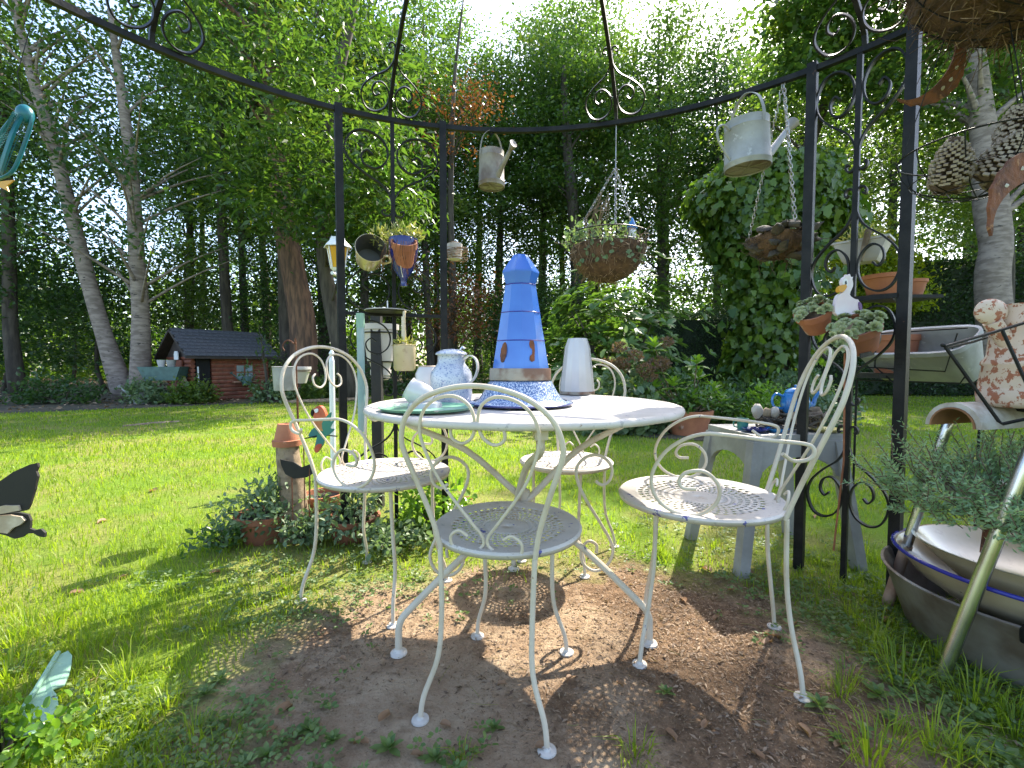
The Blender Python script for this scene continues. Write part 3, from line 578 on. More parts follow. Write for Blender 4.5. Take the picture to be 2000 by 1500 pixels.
def hedge(name, label, x0, x1, y0, y1, h, n, seed, lm=L_HEDGE, leaf=.05, rot=0):
    rs = np.random.RandomState(seed); cx, cy = (x0 + x1) / 2, (y0 + y1) / 2; t = thing(name, label, 'hedge', (cx, cy, 0), rot); sx, sy = (x1 - x0) / 2, (y1 - y0) / 2
    p = rs.uniform(-1, 1, (n, 3)); f = rs.randint(0, 4, n); s = np.sign(rs.normal(size=n))
    p[f == 0, 1] = -1; p[f == 1, 0] = s[f == 1]; p[f == 2, 2] = 1; p[f == 3, 1] = -1
    pos = np.stack([p[:, 0] * sx, p[:, 1] * sy, (p[:, 2] + 1) / 2 * h], 1) ; nr = np.zeros((n, 3)); nr[(f == 0) | (f == 3), 1] = -1; nr[f == 1, 0] = s[f == 1]; nr[f == 2, 2] = 1
    bumpv = .06 * np.sin(pos[:, 0] * 3.1 + pos[:, 2] * 2.3) + .05 * np.sin(pos[:, 0] * 7.7 - pos[:, 2] * 5) + rs.normal(size=n) * .035
    pos += nr * bumpv[:, None]; pos[:, 2] = np.maximum(pos[:, 2], .02)
    link('foliage', leaves(pos, nr + rs.normal(size=(n, 3)) * .8, leaf * rs.uniform(.6, 1.3, n), LEAF4, up=nr + rs.normal(size=(n, 3)) * .7, rs=rs), lm, t, kind='stuff')
    mb = MB(); mb.box((0, 0, h * .48), (sx * 2 - .12, sy * 2 - .12, h * .96 - .1)); mb.build('shade_core', mat('hedge_shade_' + str(seed), (.012, .02, .008), (.02, .03, .012), 12, rough=.95), t, smooth=False)  # solid dark box; its colour stands in for the shade inside the hedge
    return t
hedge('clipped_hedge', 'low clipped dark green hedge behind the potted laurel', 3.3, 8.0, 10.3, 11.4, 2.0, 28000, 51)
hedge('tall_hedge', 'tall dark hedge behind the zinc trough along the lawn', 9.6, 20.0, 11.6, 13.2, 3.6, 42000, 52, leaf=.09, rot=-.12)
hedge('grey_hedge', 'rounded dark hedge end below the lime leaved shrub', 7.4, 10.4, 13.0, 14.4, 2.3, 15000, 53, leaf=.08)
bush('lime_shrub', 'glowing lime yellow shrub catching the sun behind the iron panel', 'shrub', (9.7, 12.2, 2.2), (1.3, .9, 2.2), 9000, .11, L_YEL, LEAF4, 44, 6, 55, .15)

# ivy-covered stump
iv = thing('ivy_stump', 'old tree stump smothered in bright ivy right of the table', 'ivy', (5.1, 9.0, 0)); iv.scale = (1.38,) * 3
mb = MB(); mb.tube([(0, 0, 0), (.03, 0, 1.2), (-.02, .02, 2.2), (.05, 0, 3.0)], [.32, .25, .24, .22], 12, spline=3); mb.tube([(0, 0, 2.0), (.45, -.05, 2.5), (.7, 0, 2.8)], [.14, .08], 8); mb.tube([(0, 0, 2.0), (-.4, -.05, 2.5), (-.62, 0, 2.7)], [.14, .08], 8)
mb.build('trunk', BARK_D, iv, sharp=0)
rsi = np.random.RandomState(61); n1 = 2600; z = rsi.uniform(.05, 2.3, n1); a = rsi.uniform(0, 2 * PI, n1); r = .46 + .09 * np.sin(z * 4 + a * 2) + rsi.normal(size=n1) * .05
p1 = np.stack([np.cos(a) * r, np.sin(a) * r * .9, z], 1)
n2 = 6500; d = unit(rsi.normal(size=(n2, 3))); rad = 1 + .16 * np.sin(d[:, 0] * 6 + 1) * np.sin(d[:, 2] * 5) + rsi.normal(size=n2) * .06
p2 = d * rad[:, None] * np.array([1.0, .78, .82]) + np.array([0, 0, 2.78]); nb = 1500; q = rsi.normal(size=(nb, 3)) * np.array([.3, .25, .5]) + np.array([-.1, -.35, 1.9])
pos = np.concatenate([p1, p2, q]); nr = np.concatenate([np.stack([np.cos(a), np.sin(a), z * 0], 1), d, np.tile([0, -1., 0], (nb, 1))])
ax = rsi.normal(size=pos.shape) * .5 + np.array([0, 0, -1.0]) + nr * .35
upi = nr + rsi.normal(size=pos.shape) * .35; szi = rsi.uniform(.06, .15, len(pos)); ki = np.zeros(len(pos), bool); ki[np.argsort(pos[:, 1] + rsi.uniform(0, .5, len(pos)))[:300]] = True
link('ivy_leaves', leaves(pos[~ki], ax[~ki], szi[~ki], LEAFI, up=upi[~ki], rs=rsi), L_IVY, iv, kind='stuff'); leaf_parts(iv, pos[ki], ax[ki], upi[ki], szi[ki], LEAFI, L_IVY, 'ivy_leaf')

# loose plants of the bed and along the lawn's far edge
LOW = [(2.95, 5.9, .36, .5, L_RHOD), (3.2, 5.6, .40, .55, L_LAUREL), (1.25, 6.3, .4, .5, L_RHOD), (4.2, 6.2, .45, .6, L_SAGE), (2.4, 6.6, .5, .75, L_DARK), (3.0, 6.9, .5, .6, L_IVY), (3.9, 7.6, .6, .6, L_DARK), (5.2, 7.9, .6, .7, L_SAGE), (4.7, 7.2, .5, .7, L_DARK), (1.9, 6.1, .35, .55, L_IVY)]
for i, (x, y, r, h, m) in enumerate(LOW):
    bush('bed_plant', 'low leafy plant filling the bed around the ivy stump', 'plant', (x, y, .008), (r, r * .85, h), 900, .085, m, LEAF6, 70 + i, 5, 22, .18, group='low plants in the bed')
EDGE = [(-7.0, 9.8, .45, .5, L_BIRCH), (-5.3, 10.1, .55, .42, L_SAGE), (-4.5, 11.2, .6, .6, L_DARK), (-3.6, 12.6, .7, .8, L_DARK), (-2.8, 14.4, .8, .7, L_DARK), (-1.2, 15.2, .9, .7, L_IVY), (.2, 15.4, .7, .8, L_DARK), (-9.7, 9.7, .8, .65, L_DARK), (-11.6, 9.2, .9, .5, L_DARK), (-7.9, 9.75, .5, .5, L_SAGE), (-13.6, 8.6, .8, .6, L_DARK), (1.9, 13.4, .9, 1.0, L_DARK), (-4.6, 10.5, .5, .5, L_BIRCH)]
for i, (x, y, r, h, m) in enumerate(EDGE):
    bush('edge_shrub', 'loose low shrub at the shady far edge of the lawn', 'shrub', (x, y, .004), (r, r * .8, h), 1300, .10, m, LEAF4, 90 + i, 5, 26, .2, group='low shrubs along the far edge of the lawn')
bush('young_sapling', 'thin pale green sapling leaning in front of the playhouse window', 'sapling', (-5.35, 9.95, .004), (.5, .4, 1.9), 300, .13, L_CHEST, LEAFL, 121, 4, 14, .10)

# ------------------------------------------------------------------ log playhouse
def playhouse():
    ang = math.radians(54); t = thing('playhouse', 'small red brown log playhouse with grey shingle roof under the trees', 'playhouse', (-7.35, 11.3, 0), ang)
    w, dp, hw = 1.62, 1.5, 1.05         # long wall, depth, wall height
    def add(name, mb, m, parent=t, **k): return mb.build(name, m, parent, **k)
    wall = add('inner_wall', MB().box((0, 0, hw / 2), (w - .12, dp - .12, hw)), DARKROOM, smooth=False)
    # log planks, long front wall and the gable wall with door
    n = 11; ph = hw / n
    pl = MB(); pl.tube([(-w / 2, 0, 0), (w / 2, 0, 0)], ph * .56, 8); base = None
    winx, winz0, winz1 = .26, .46, .86
    for i in range(n):
        z = ph * (i + .5)
        spans = [(-w / 2 + .36, w / 2)] if not (winz0 - .02 < z < winz1 + .02) else [(-w / 2 + .36, winx - .22), (winx + .22, w / 2)]
        if z < .3: spans = [(-w / 2, w / 2)]
        for (a, b) in spans:
            m = MB(); m.tube([(a, -dp / 2, z), (b, -dp / 2, z)], ph * .52, 8); add('plank', m, LOG); m = MB(); m.box(((a + b) / 2, -dp / 2 - ph * .36, z + ph * .5), (b - a, .012, .010)); add('plank_edge', m, LOGJ, smooth=False)
        m = MB(); m.tube([(-w / 2, -dp / 2, z), (-w / 2, dp / 2, z)], ph * .52, 8); add('plank', m, LOG)
        m = MB(); m.tube([(w / 2, -dp / 2, z), (w / 2, dp / 2, z)], ph * .52, 8); add('plank', m, LOG)
        m = MB(); m.tube([(-w / 2, dp / 2, z), (w / 2, dp / 2, z)], ph * .52, 8); add('plank', m, LOG)
    win = add('window', MB().box((winx, -dp / 2 - .035, (winz0 + winz1) / 2), (.44, .03, winz1 - winz0)), LOG, smooth=False)
    for (x, z) in ((-.1, .09), (.1, .09), (-.1, -.09), (.1, -.09)):
        add('pane', MB().box((winx + x, -dp / 2 - .054, (winz0 + winz1) / 2 + z), (.16, .008, .15)), GLASSM, win, smooth=False)
    add('sill', MB().box((winx, -dp / 2 - .09, winz0 - .03), (.56, .12, .03)), LOGJ, win, smooth=False)
    add('door', MB().box((-w / 2 - .075, -.08, .58), (.03, .55, .74)), LOG, smooth=False)
    dw = add('dark_doorway_panel', MB().box((-w / 2 + .19, -dp / 2 - .03, .66), (.27, .02, .70)), DARKROOM, smooth=False)  # near-black panel; the unlit opening is put into its colour
    add('door_edge', MB().box((-w / 2 + .08, -dp / 2 - .05, .62), (.025, .02, .36)), WHITEP, smooth=False)
    # roof: two slopes with rows of shingles
    rh = .62; ov = .24; hl = w / 2 + .22
    roof = add('roof', MB().prism([(-dp / 2 - ov, hw - .02), (0, hw + rh), (dp / 2 + ov, hw - .02), (dp / 2 + ov, hw - .07), (0, hw + rh - .05), (-dp / 2 - ov, hw - .07)], 2 * hl, Matrix.Rotation(PI / 2, 3, 'Z')), DARKW, smooth=False)
    sl_ = math.hypot(dp / 2 + ov, rh + .02); rows, per = 8, 15; sm = None; th = math.atan2(rh + .02, dp / 2 + ov)
    for side in (-1, 1):
        for r in range(rows):
            for c in range(per):
                s = (r + .5) / rows; y = side * (dp / 2 + ov) * (1 - s); z = hw - .02 + (rh + .02) * s + .018
                x = -hl + (2 * hl) * (c + .5 + (.25 if r % 2 else -.0)) / (per + .3)
                if sm is None:
                    q = MB().box((0, 0, 0), (2 * hl / per * .96, sl_ / rows * 1.22, .016)).build('shingle', ROOFM, roof, smooth=False); sm = q.data
                else: q = link('shingle', sm, None, roof)
                q.location = (x, y, z + R_.uniform(0, .004)); q.rotation_euler = (-side * (th - .07), 0, R_.uniform(-.01, .01))
    add('gable', MB().prism([(-dp / 2, 0), (0, rh - .06), (dp / 2, 0)], .04, Matrix.Rotation(PI / 2, 3, 'Z'), (-w / 2 - .02, 0, hw - .03)), DARKW, smooth=False)
    add('name_plate', MB().prism([(-.12, -.1), (.12, -.1), (.12, .04), (.07, .1), (-.07, .1), (-.12, .04)], .02, Matrix.Rotation(PI / 2, 3, 'Z'), (-w / 2 - .11, -.1, 1.06)), WHITEP, smooth=False)
    return t
playhouse()
def barrow():
    t = thing('planter_stand', 'dull green trough on a wooden stand beside the playhouse', 'planter', (-7.75, 10.1, 0), .1)
    m = MB(); m.prism([(-.32, .0), (.32, .0), (.42, .3), (-.46, .3)], .45, None, (0, 0, .5)); m.build('trough', GARDENGREEN, t, smooth=False)
    for x in (-.25, .25):
        for y in (-.17, .17): MB().box((x, y, .25), (.045, .045, .5)).build('leg', DRIFT, t, smooth=False)
    for z in (.18, .36): MB().box((0, -.19, z), (.5, .03, .03)).build('rung', DRIFT, t, smooth=False)
    for (x, r) in ((-.1, .09), (.12, .1)):
        o = MB().lathe([(0, 0), (r * .7, 0), (r, .15), (r * .9, .15), (r * .8, .13), (0, .12)], 14).build('plant_pot', ENAMEL if x < 0 else ZINC, None, loc=(-7.75 + x, 10.1, .80)); tag(o, 'white enamel pot on the green trough' if x < 0 else 'grey zinc pot on the green trough', 'pot')
barrow()
def ground_can(name, label, loc, s, rz, m):
    t = thing(name, label, 'watering can', loc, rz); t.scale = (s, s, s)
    MB().lathe([(0, 0), (.1, 0), (.1, .2), (.095, .2), (.095, .02), (0, .02)], 18).build('body', m, t)
    MB().tube([(.09, 0, .06), (.32, 0, .26)], [.022, .014], 8).build('spout', m, t); MB().lathe([(.012, 0), (.035, .05), (0, .055)], 12, (0, 0, 0), 0, Matrix.Translation((.32, 0, .26)) @ Matrix.Rotation(.85, 4, 'Y')).build('rose', m, t)
    MB().tube([(-.09, 0, .04), (-.19, 0, .13), (-.15, 0, .22), (-.05, 0, .27), (.06, 0, .21)], .008, 6, spline=5).build('handle', m, t); return t
ground_can('watering_can', 'old grey watering can on the ground beside the green trough', (-8.05, 9.75, .0), 1.3, PI, ZINC)
ground_can('watering_can', 'green watering can hung below the playhouse window', (-6.45, 10.95, .36), 1.0, PI + 1.0, GARDENGREEN)
t_ = thing('ornament_tree', 'small grey wooden fir tree ornament beside the green trough', 'ornament', (-7.2, 9.9, 0)); MB().prism([(-.04, 0), (.04, 0), (.04, .1), (.17, .1), (.08, .25), (.13, .25), (.05, .4), (.09, .4), (0, .58), (-.09, .4), (-.05, .4), (-.13, .25), (-.08, .25), (-.17, .1), (-.04, .1)], .04).build('board', DRIFT, t_, smooth=False)
# fallen branch on the lawn, clipped edge logs
tag(MB().tube([G(240, 833), G(300, 828), G(350, 824)], [.02, .03, .02], 7).build('fallen_branch', DRIFT), 'thin dark branch lying on the sunlit lawn', 'branch')
tag(MB().tube([G(560, 788) + Vector((0, 0, .03)), G(640, 786) + Vector((0, 0, .04)), G(730, 780) + Vector((0, 0, .03))], [.04, .05, .03], 7).build('lying_log', DRIFT), 'grey log lying at the far edge of the lawn', 'log')

# ------------------------------------------------------------------ wrought-iron gazebo
GC = Vector((0, .75)); GR = 1.64
def ring_z(y): return 2.015 + .055 * (y - 1.43)
def ring_pt(a, r=GR): x, y = GC.x + r * math.cos(a), GC.y + r * math.sin(a); return Vector((x, y, ring_z(y)))
def ring_ang(px):
    k = (px - 1000) / FPX; best = None
    for i in range(2000):
        a = PI * .02 + PI * .96 * i / 2000; p = ring_pt(a); d = p - Vector((0, 0, HC)); f = d.y * _cp - d.z * _sp
        e = abs(d.x / f - k)
        if f > 0 and (best is None or e < best[0]): best = (e, a)
    return best[1]
gz = thing('gazebo', 'round black wrought iron garden gazebo with scrollwork over the table', 'gazebo', (GC.x, GC.y, 0))
def gl(p): return Vector(p) - Vector((GC.x, GC.y, 0))
mb = MB(); N = 120
ring = [gl(ring_pt(2 * PI * i / N)) for i in range(N)]
b0 = 0
for i, p in enumerate(ring):
    rad = Vector((p.x, p.y, 0)).normalized()
    for (a, c) in ((-1, -1), (1, -1), (1, 1), (-1, 1)): mb.v.append(p + rad * (a * .011) + Vector((0, 0, c * .011)))
for i in range(N):
    a = i * 4; b = ((i + 1) % N) * 4
    for k in range(4): mb.f.append((a + k, a + (k + 1) % 4, b + (k + 1) % 4, b + k))
mb.build('ring', IRON, gz, smooth=False)
def post(a, name='post', w=.034, r=GR):
    p = gl(ring_pt(a, r)); m = MB(); m.box((0, 0, p.z / 2 + .012), (w, w, p.z + .024)); o = m.build(name, IRON, gz, smooth=False); o.location = (p.x, p.y, 0); o.rotation_euler = (0, 0, a); return o
# scroll of one half: u away from the middle bar, w along it; big spiral at the end
UNIT = [(.045, .035), (.036, .020), (.020, .020), (.010, .040), (.016, .060), (.036, .066), (.050, .052), (.046, .025), (.026, .004), (.010, .020), (.006, .06), (.010, .11), (.045, .165), (.12, .215), (.178, .27), (.195, .33), (.165, .395), (.11, .415), (.05, .39), (.020, .335), (.03, .275), (.072, .24), (.115, .255), (.128, .295), (.105, .322), (.082, .305)]
UNIT = UNIT[7:]
CURL = [(.052, .050), (.040, .062), (.022, .056), (.020, .034), (.040, .022), (.058, .034), (.060, .058), (.040, .080), (.014, .072), (.006, .11)]
UNIT = [(.030, .040), (.042, .046), (.046, .032), (.034, .018), (.014, .022), (.006, .05), (.010, .11), (.045, .165), (.12, .215), (.178, .27), (.195, .33), (.165, .395), (.11, .415), (.05, .39), (.020, .335), (.03, .275), (.072, .24), (.115, .255), (.128, .295), (.105, .322), (.082, .305)]
def scrolls(org, U, Wd, nrm, s, name='scroll', parent=None, us=1.0):
    for sg in (-1, 1):
        P = [org + U * (sg * u * s * us) + Wd * (w * s) for (u, w) in UNIT]; m = MB(); m.bar(P, nrm, .020, .0062, spline=5); m.build(name, IRON, parent or gz)
def panel(a1, a2):
    am = (a1 + a2) / 2; post(a1); post(a2)
    pm = gl(ring_pt(am)); rad = Vector((math.cos(am), math.sin(am), 0)); tan = Vector((-math.sin(am), math.cos(am), 0)); up = Vector((0, 0, 1))
    m = MB(); m.box((0, 0, pm.z / 2), (.018, .018, pm.z)); o = m.build('middle_bar', IRON, gz, smooth=False); o.location = (pm.x, pm.y, 0); o.rotation_euler = (0, 0, am)
    hw = GR * (a2 - a1) / 2; m = MB(); m.box((0, 0, 0), (.016, hw * 2 - .03, .018)); o = m.build('cross_bar', IRON, gz, smooth=False); o.location = (pm.x - rad.x * .02, pm.y - rad.y * .02, 1.105); o.rotation_euler = (0, 0, am)
    base = Vector((pm.x, pm.y, 0)); us = min(1.15, hw / .215)
    for (z, d) in ((1.575, 1), (1.545, -1), (.685, 1), (.635, -1)):
        scrolls(base + up * z, tan, up * d, rad, 1.0 if z > 1 else .94, us=us)
A = {k: ring_ang(k) for k in (660, 865, 1588, 1786, 762, 1203, 1690, 296)}
panel(A[865], A[660]); panel(A[1786], A[1588])
post(A[1786] - 1.25); post(A[660] + 1.55)
APEX = Vector((0, .95, ring_z(1) + .46))
def rib(a, sc_=True):
    p = ring_pt(a); pts = []
    for i in range(15):
        th = PI / 2 * i / 14; k = math.cos(th); z = p.z + (APEX.z - p.z) * math.sin(th)
        pts.append(gl((APEX.x + (p.x - APEX.x) * k, APEX.y + (p.y - APEX.y) * k, z)))
    rad = Vector((math.cos(a), math.sin(a), 0)); tan = Vector((-math.sin(a), math.cos(a), 0))
    MB().bar(pts, tan, .016, .020).build('rib', IRON, gz, smooth=False)
    q0, q1 = pts[0], pts[4]; d = (q1 - q0).normalized(); scrolls(pts[0] + d * .325, tan, -d, tan.cross(d), .72)
for k in (762, 1203, 1690, 296): rib(A[k])
for d in (A[1690] - .62, A[1690] - 1.25, A[296] + .62, A[296] + 1.25, -PI / 2): rib(d)
MB().lathe([(0, -.02), (.07, -.02), (.08, .02), (.03, .05), (.02, .1), (.035, .13), (0, .17)], 14, gl(APEX)).build('finial', IRON, gz)

# ------------------------------------------------------------------ chairs
def seat_disc(r, z, seed=0):
    """dished sheet-metal seat with rings of punched slots"""
    rings = [0, .05, .075] ; rr = []; m = MB()
    rows = 6; r_in, r_out = r * .30, r * .80; rad = [1e-4, r * .12, r * .22]; hole = [False, False]
    for i in range(rows):
        a = r_in + (r_out - r_in) * i / rows; rad += [a, a + (r_out - r_in) / rows * .62]; hole += [False, True]
    rad += [r_out + .004, r * .93, r, r + .004, r + .001]; hole += [False, False, False, False, False]
    hole = hole[:len(rad) - 1]; S = 84; zz = []
    for q in rad:
        s = q / r; zz.append(z - .010 * (1 - min(1, s) ** 2) - (0 if q <= r else (.004 if q > r + .002 else .014)))
    for i, q in enumerate(rad):
        for k in range(S): a = 2 * PI * k / S; m.v.append(Vector((q * math.cos(a), q * math.sin(a), zz[i])))
    row = 0
    for i in range(len(rad) - 1):
        if hole[i]: row += 1
        for k in range(S):
            if hole[i] and (k + row) % 2 == 0: continue
            k2 = (k + 1) % S; m.f.append((i * S + k, i * S + k2, (i + 1) * S + k2, (i + 1) * S + k))
    return m
HEART = [(.050, .300), (.063, .288), (.060, .266), (.036, .257), (.012, .274), (.004, .308), (.014, .344), (.046, .364), (.090, .358), (.124, .332), (.140, .290), (.134, .240), (.100, .160), (.036, .070), (.007, .030), (.010, .004), (.046, -.016), (.082, -.006), (.088, .022), (.066, .040), (.044, .028)]
FRAME = [(.118, -.012), (.132, .06), (.160, .15), (.186, .225), (.190, .265), (.172, .315), (.128, .356), (.066, .380), (0, .388)]
def chair(name, label, loc, face, r, z, arms, hs=1.0, ws=1.0, recl=.20, group=None):
    t = thing(name, label, 'chair', loc, math.atan2(face[1], face[0]) - PI / 2, group); tr = .0059
    me = seat_disc(r, z).build('seat', SEATP, t); md = me.modifiers.new('thickness', 'SOLIDIFY'); md.thickness = .0022; md.offset = -1
    yb = -r * .90
    def bp(u, v): return Vector((u * ws, yb - recl * v * hs, z + v * hs))
    pts = [bp(u, v) for u, v in FRAME]; pts = pts + [Vector((-p.x, p.y, p.z)) for p in reversed(pts[:-1])]
    fr = MB(); fr.tube(pts, tr * 1.08, 10, spline=5); fr.build('back_frame', WHITE, t)
    for sg in (-1, 1):
        h = MB(); h.tube([bp(u * sg, v) for u, v in HEART], tr * .66, 8, spline=5); h.build('heart_scroll', WHITE, t)
        # rear leg continues the back frame, front leg bends outwards; both end in a disc
        for (x, y, top) in ((.118 * ws, yb, z - .012), (r * .55, r * .52, z - .012)):
            f = -1 if y < 0 else 1; m = MB()
            m.tube([(x * sg, y, top), (x * sg * .96, y + f * .004, z * .62), (x * sg * 1.0, y + f * .016, z * .36), (x * sg * 1.26, y + f * .032, z * .14), (x * sg * 1.32, y + f * .038, .006)], tr * 1.1, 9, spline=5)
            o = m.build('leg', WHITE, t); MB().lathe([(0, .012), (.0065, .012), (.010, .007), (.0205, .005), (.0215, .0015), (0, .001)], 16, (x * sg * 1.32, y + f * .038, 0)).build('foot', SEATP, o)
        if arms:
            k = r / .23; A_ = [(-.175, .176), (-.205, .156), (-.238, .164), (-.247, .186), (-.228, .200), (-.15, .208), (-.05, .216), (0, .217), (.05, .200), (.10, .160), (.13, .100), (.124, .048), (.09, .012), (.04, -.002), (-.005, .012), (-.034, .05), (-.03, .09), (.002, .118), (.044, .112), (.062, .088), (.052, .070), (.02, .070)]
            m = MB(); m.tube([(sg * (.178 * ws + .02 * (y_ > -.2)), y_ * k, z + v) for y_, v in A_], tr * .85, 9, spline=5); m.build('armrest', WHITE, t)
    m = MB(); m.tube([(r * .86 * math.cos(a * PI / 12), r * .86 * math.sin(a * PI / 12), z - .020) for a in range(24)], tr * .8, 8, closed=True); m.build('seat_ring', WHITE, t)
    return t
chair('garden_chair', 'armless white metal bistro chair with its back to the viewer, heart scroll back', (-.012, 1.212, 0), (.28, .96), .195, .425, False, hs=1.0)
chair('garden_chair', 'armless white metal bistro chair on the far side of the table', (.24, 1.98, 0), (-.50, -.86), .200, .435, False, hs=1.16)
chair('garden_armchair', 'white metal armchair beside the parrot ornament and potted plants', (-.47, 1.66, 0), (.92, -.39), .232, .462, True, hs=1.20, ws=1.12)
chair('garden_armchair', 'white metal armchair in front of the grey stool with the teapot', (.57, 1.36, 0), (-.945, .325), .232, .462, True, hs=1.22, ws=1.06, recl=.30)

# ------------------------------------------------------------------ table
TC = Vector((.035, 1.45, 0)); TH = .735
tb = thing('bistro_table', 'round white metal bistro table on three crossed bent legs', 'table', TC)
MB().lathe([(0, TH - .006), (.465, TH - .004), (.478, TH), (.488, TH - .004), (.490, TH - .012), (.487, TH - .019), (.478, TH - .021), (.474, TH - .012), (0, TH - .012)], 72).build('tabletop', SEATP, tb, sharp=60)
def pol(r, d, z): return Vector((r * math.cos(math.radians(d)), r * math.sin(math.radians(d)), z))
for fa in (202, -15, 94):
    ta = fa + 180; m = MB(); off = pol(.018, fa + 90, 0)
    m.tube([pol(.425, ta, TH - .014), pol(.425, ta, TH - .05), pol(.405, ta, TH - .085), pol(.2, ta, .57) + off * .5, pol(.02, ta, .43) + off, pol(.2, fa, .27) + off * .5, pol(.36, fa, .135), pol(.395, fa, .095), pol(.40, fa, .05), pol(.40, fa, .008)], .0105, 10, spline=4)
    o = m.build('leg', WHITE, tb); MB().lathe([(0, .018), (.011, .018), (.015, .010), (.024, .007), (.025, .002), (0, .001)], 18, pol(.40, fa, 0)).build('foot', SEATP, o)
    q = MB(); q.box((0, 0, 0), (.05, .03, .03)); b = q.build('bracket', WHITE, tb, smooth=False); b.location = pol(.425, ta, TH - .03); b.rotation_euler = (0, 0, math.radians(ta))
MB().lathe([(.014, .405), (.024, .41), (.024, .45), (.014, .455)], 16).build('hub', WHITE, tb)
S_ = [(.245, .475), (.27, .462), (.295, .480), (.30, .52), (.27, .555), (.225, .56), (.185, .53), (.182, .485), (.21, .42), (.26, .34), (.30, .27), (.305, .225), (.28, .185), (.24, .175), (.205, .20), (.198, .245), (.222, .275), (.25, .262), (.25, .235)]
for d in (4, 184):
    MB().tube([pol(r * .98, d, z) for r, z in S_], .0052, 8, spline=5).build('scroll_brace', WHITE, tb)

# ------------------------------------------------------------------ things on the table
def on(px, py): return G(px, py, TH)
# speckled basin turned upside down
bp_ = on(1016, 789); bs = thing('enamel_basin', 'blue and white speckled enamel basin turned upside down on the table', 'basin', bp_)
MB().lathe([(.146, .012), (.163, .006), (.165, .002), (.160, .001), (.145, .008), (.128, .018), (.112, .045), (.100, .068), (.093, .074), (0, .076)], 48).build('bowl', SPECK, bs, sharp=60)
MB().tube([(.164 * math.cos(a * PI / 24), .164 * math.sin(a * PI / 24), .0045) for a in range(48)], .0028, 6, closed=True).build('rim', BLUE_D, bs)
# tall faceted blue pot
cp = thing('enamel_pot', 'tall faceted blue enamel pot with rust spots standing on the upturned basin', 'pot', bp_ + Vector((0, 0, .0765)))
k = 10; a0 = PI / 10 + .05
def fac(r0, r1, z0, z1): return [(r0, z0), (r1, z1)]
body = MB()
def rz_(z): return np.interp(z, [0, .30], [.0955, .047])
zs = [.034, .118, .119, .120, .204, .205, .206, .290, .291]
body.lathe([(rz_(z) + (.0013 if i in (2, 5, 8) else 0), z) for i, z in enumerate(zs)], k, a0=a0); body.build('body', BLUE, cp, sharp=20)
for z in (.1195, .2055, .2905):
    MB().lathe([(rz_(z) + .0006, z - .0016), (rz_(z) + .002, z), (rz_(z) + .0006, z + .0016)], k, a0=a0).build('seam', RIMBLUE, cp)
hd = MB(); hp_ = [(.0465, .292, 0), (.0475, .297, .02), (.0515, .314, .05), (.0545, .327, .07), (.0535, .332, .08), (.034, .362, .10), (.0215, .380, .12), (.019, .384, .10), (.0175, .383, .1), (.016, .37, 0)]
for (r_, z_, w_) in hp_: hd.v += [Vector((r_ * (1 + (w_ if q_ % 2 else -w_)) * math.cos(a0 + PI * q_ / 7), r_ * (1 + (w_ if q_ % 2 else -w_)) * math.sin(a0 + PI * q_ / 7), z_)) for q_ in range(14)]
for i in range(len(hp_) - 1):
    for q_ in range(14): hd.f.append((i * 14 + q_, i * 14 + (q_ + 1) % 14, i * 14 + 14 + (q_ + 1) % 14, i * 14 + 14 + q_))
hd.build('head', BLUE, cp, sharp=16)
MB().lathe([(.096, .0), (.0965, .002), (.0955, .032), (.0945, .036)], 40).build('base_band', BRASSBAND, cp)
MB().lathe([(0, .001), (.0957, .001)], 40).build('base', BRASSBAND, cp)
def patch(px, outline, z0):
    """bare rust-brown patch lying on a facet where a fitting broke off"""
    ang = math.atan2(-bp_.y, (W(px, 690, bp_.y).x - bp_.x) * 1.0); th = -PI / 2 + math.asin(max(-1, min(1, (W(px, 690, bp_.y).x - bp_.x) / rz_(z0))))
    j = round((th - a0 - PI / k) / (2 * PI / k)); thf = a0 + PI / k + j * 2 * PI / k; ap = math.cos(PI / k)
    m = MB(); n = Vector((math.cos(thf), math.sin(thf), .17)).normalized(); tan = Vector((-math.sin(thf), math.cos(thf), 0)); upv = n.cross(tan); 
    if upv.z < 0: upv = -upv
    c = Vector((math.cos(thf) * rz_(z0) * ap, math.sin(thf) * rz_(z0) * ap, z0)); s = math.tan(th - thf) * rz_(z0) * ap
    for d in (.0005, .0016): m.v += [c + tan * (s + u) + upv * v + n * d for u, v in outline]
    L = len(outline); m.f.append(tuple(range(L, 2 * L)))
    for i in range(L): m.f.append((i, (i + 1) % L, L + (i + 1) % L, L + i))
    m.build('rust_patch', RUST, cp)
patch(984, [(.0145 * math.cos(a * PI / 10) * (1 + .08 * math.sin(a * 3)), .031 * math.sin(a * PI / 10)) for a in range(20)], .083)
patch(1038, [(-.004, .034), (.006, .032), (.009, .02), (.009, .0), (.007, -.016), (.006, -.03), (-.003, -.034), (-.010, -.028), (-.008, -.016), (.0, -.010), (.001, .004), (-.006, .010), (-.008, .02)], .088)
# white tapered jug behind
p = on(1127, 769); j = thing('enamel_jug', 'tall tapered white enamel jug with rusty foot at the table edge', 'jug', p); 
MB().lathe([(0, 0), (.073, 0), (.0735, .012)], 30).build('rusty_foot', BRASSBAND, j)
MB().lathe([(.0725, .010), (.071, .03), (.0715, .034), (.056, .170), (.053, .195), (.040, .232), (.038, .232), (.050, .19), (.066, .03), (0, .02)], 14, a0=.2).build('body', ENAMEL, j, sharp=22)
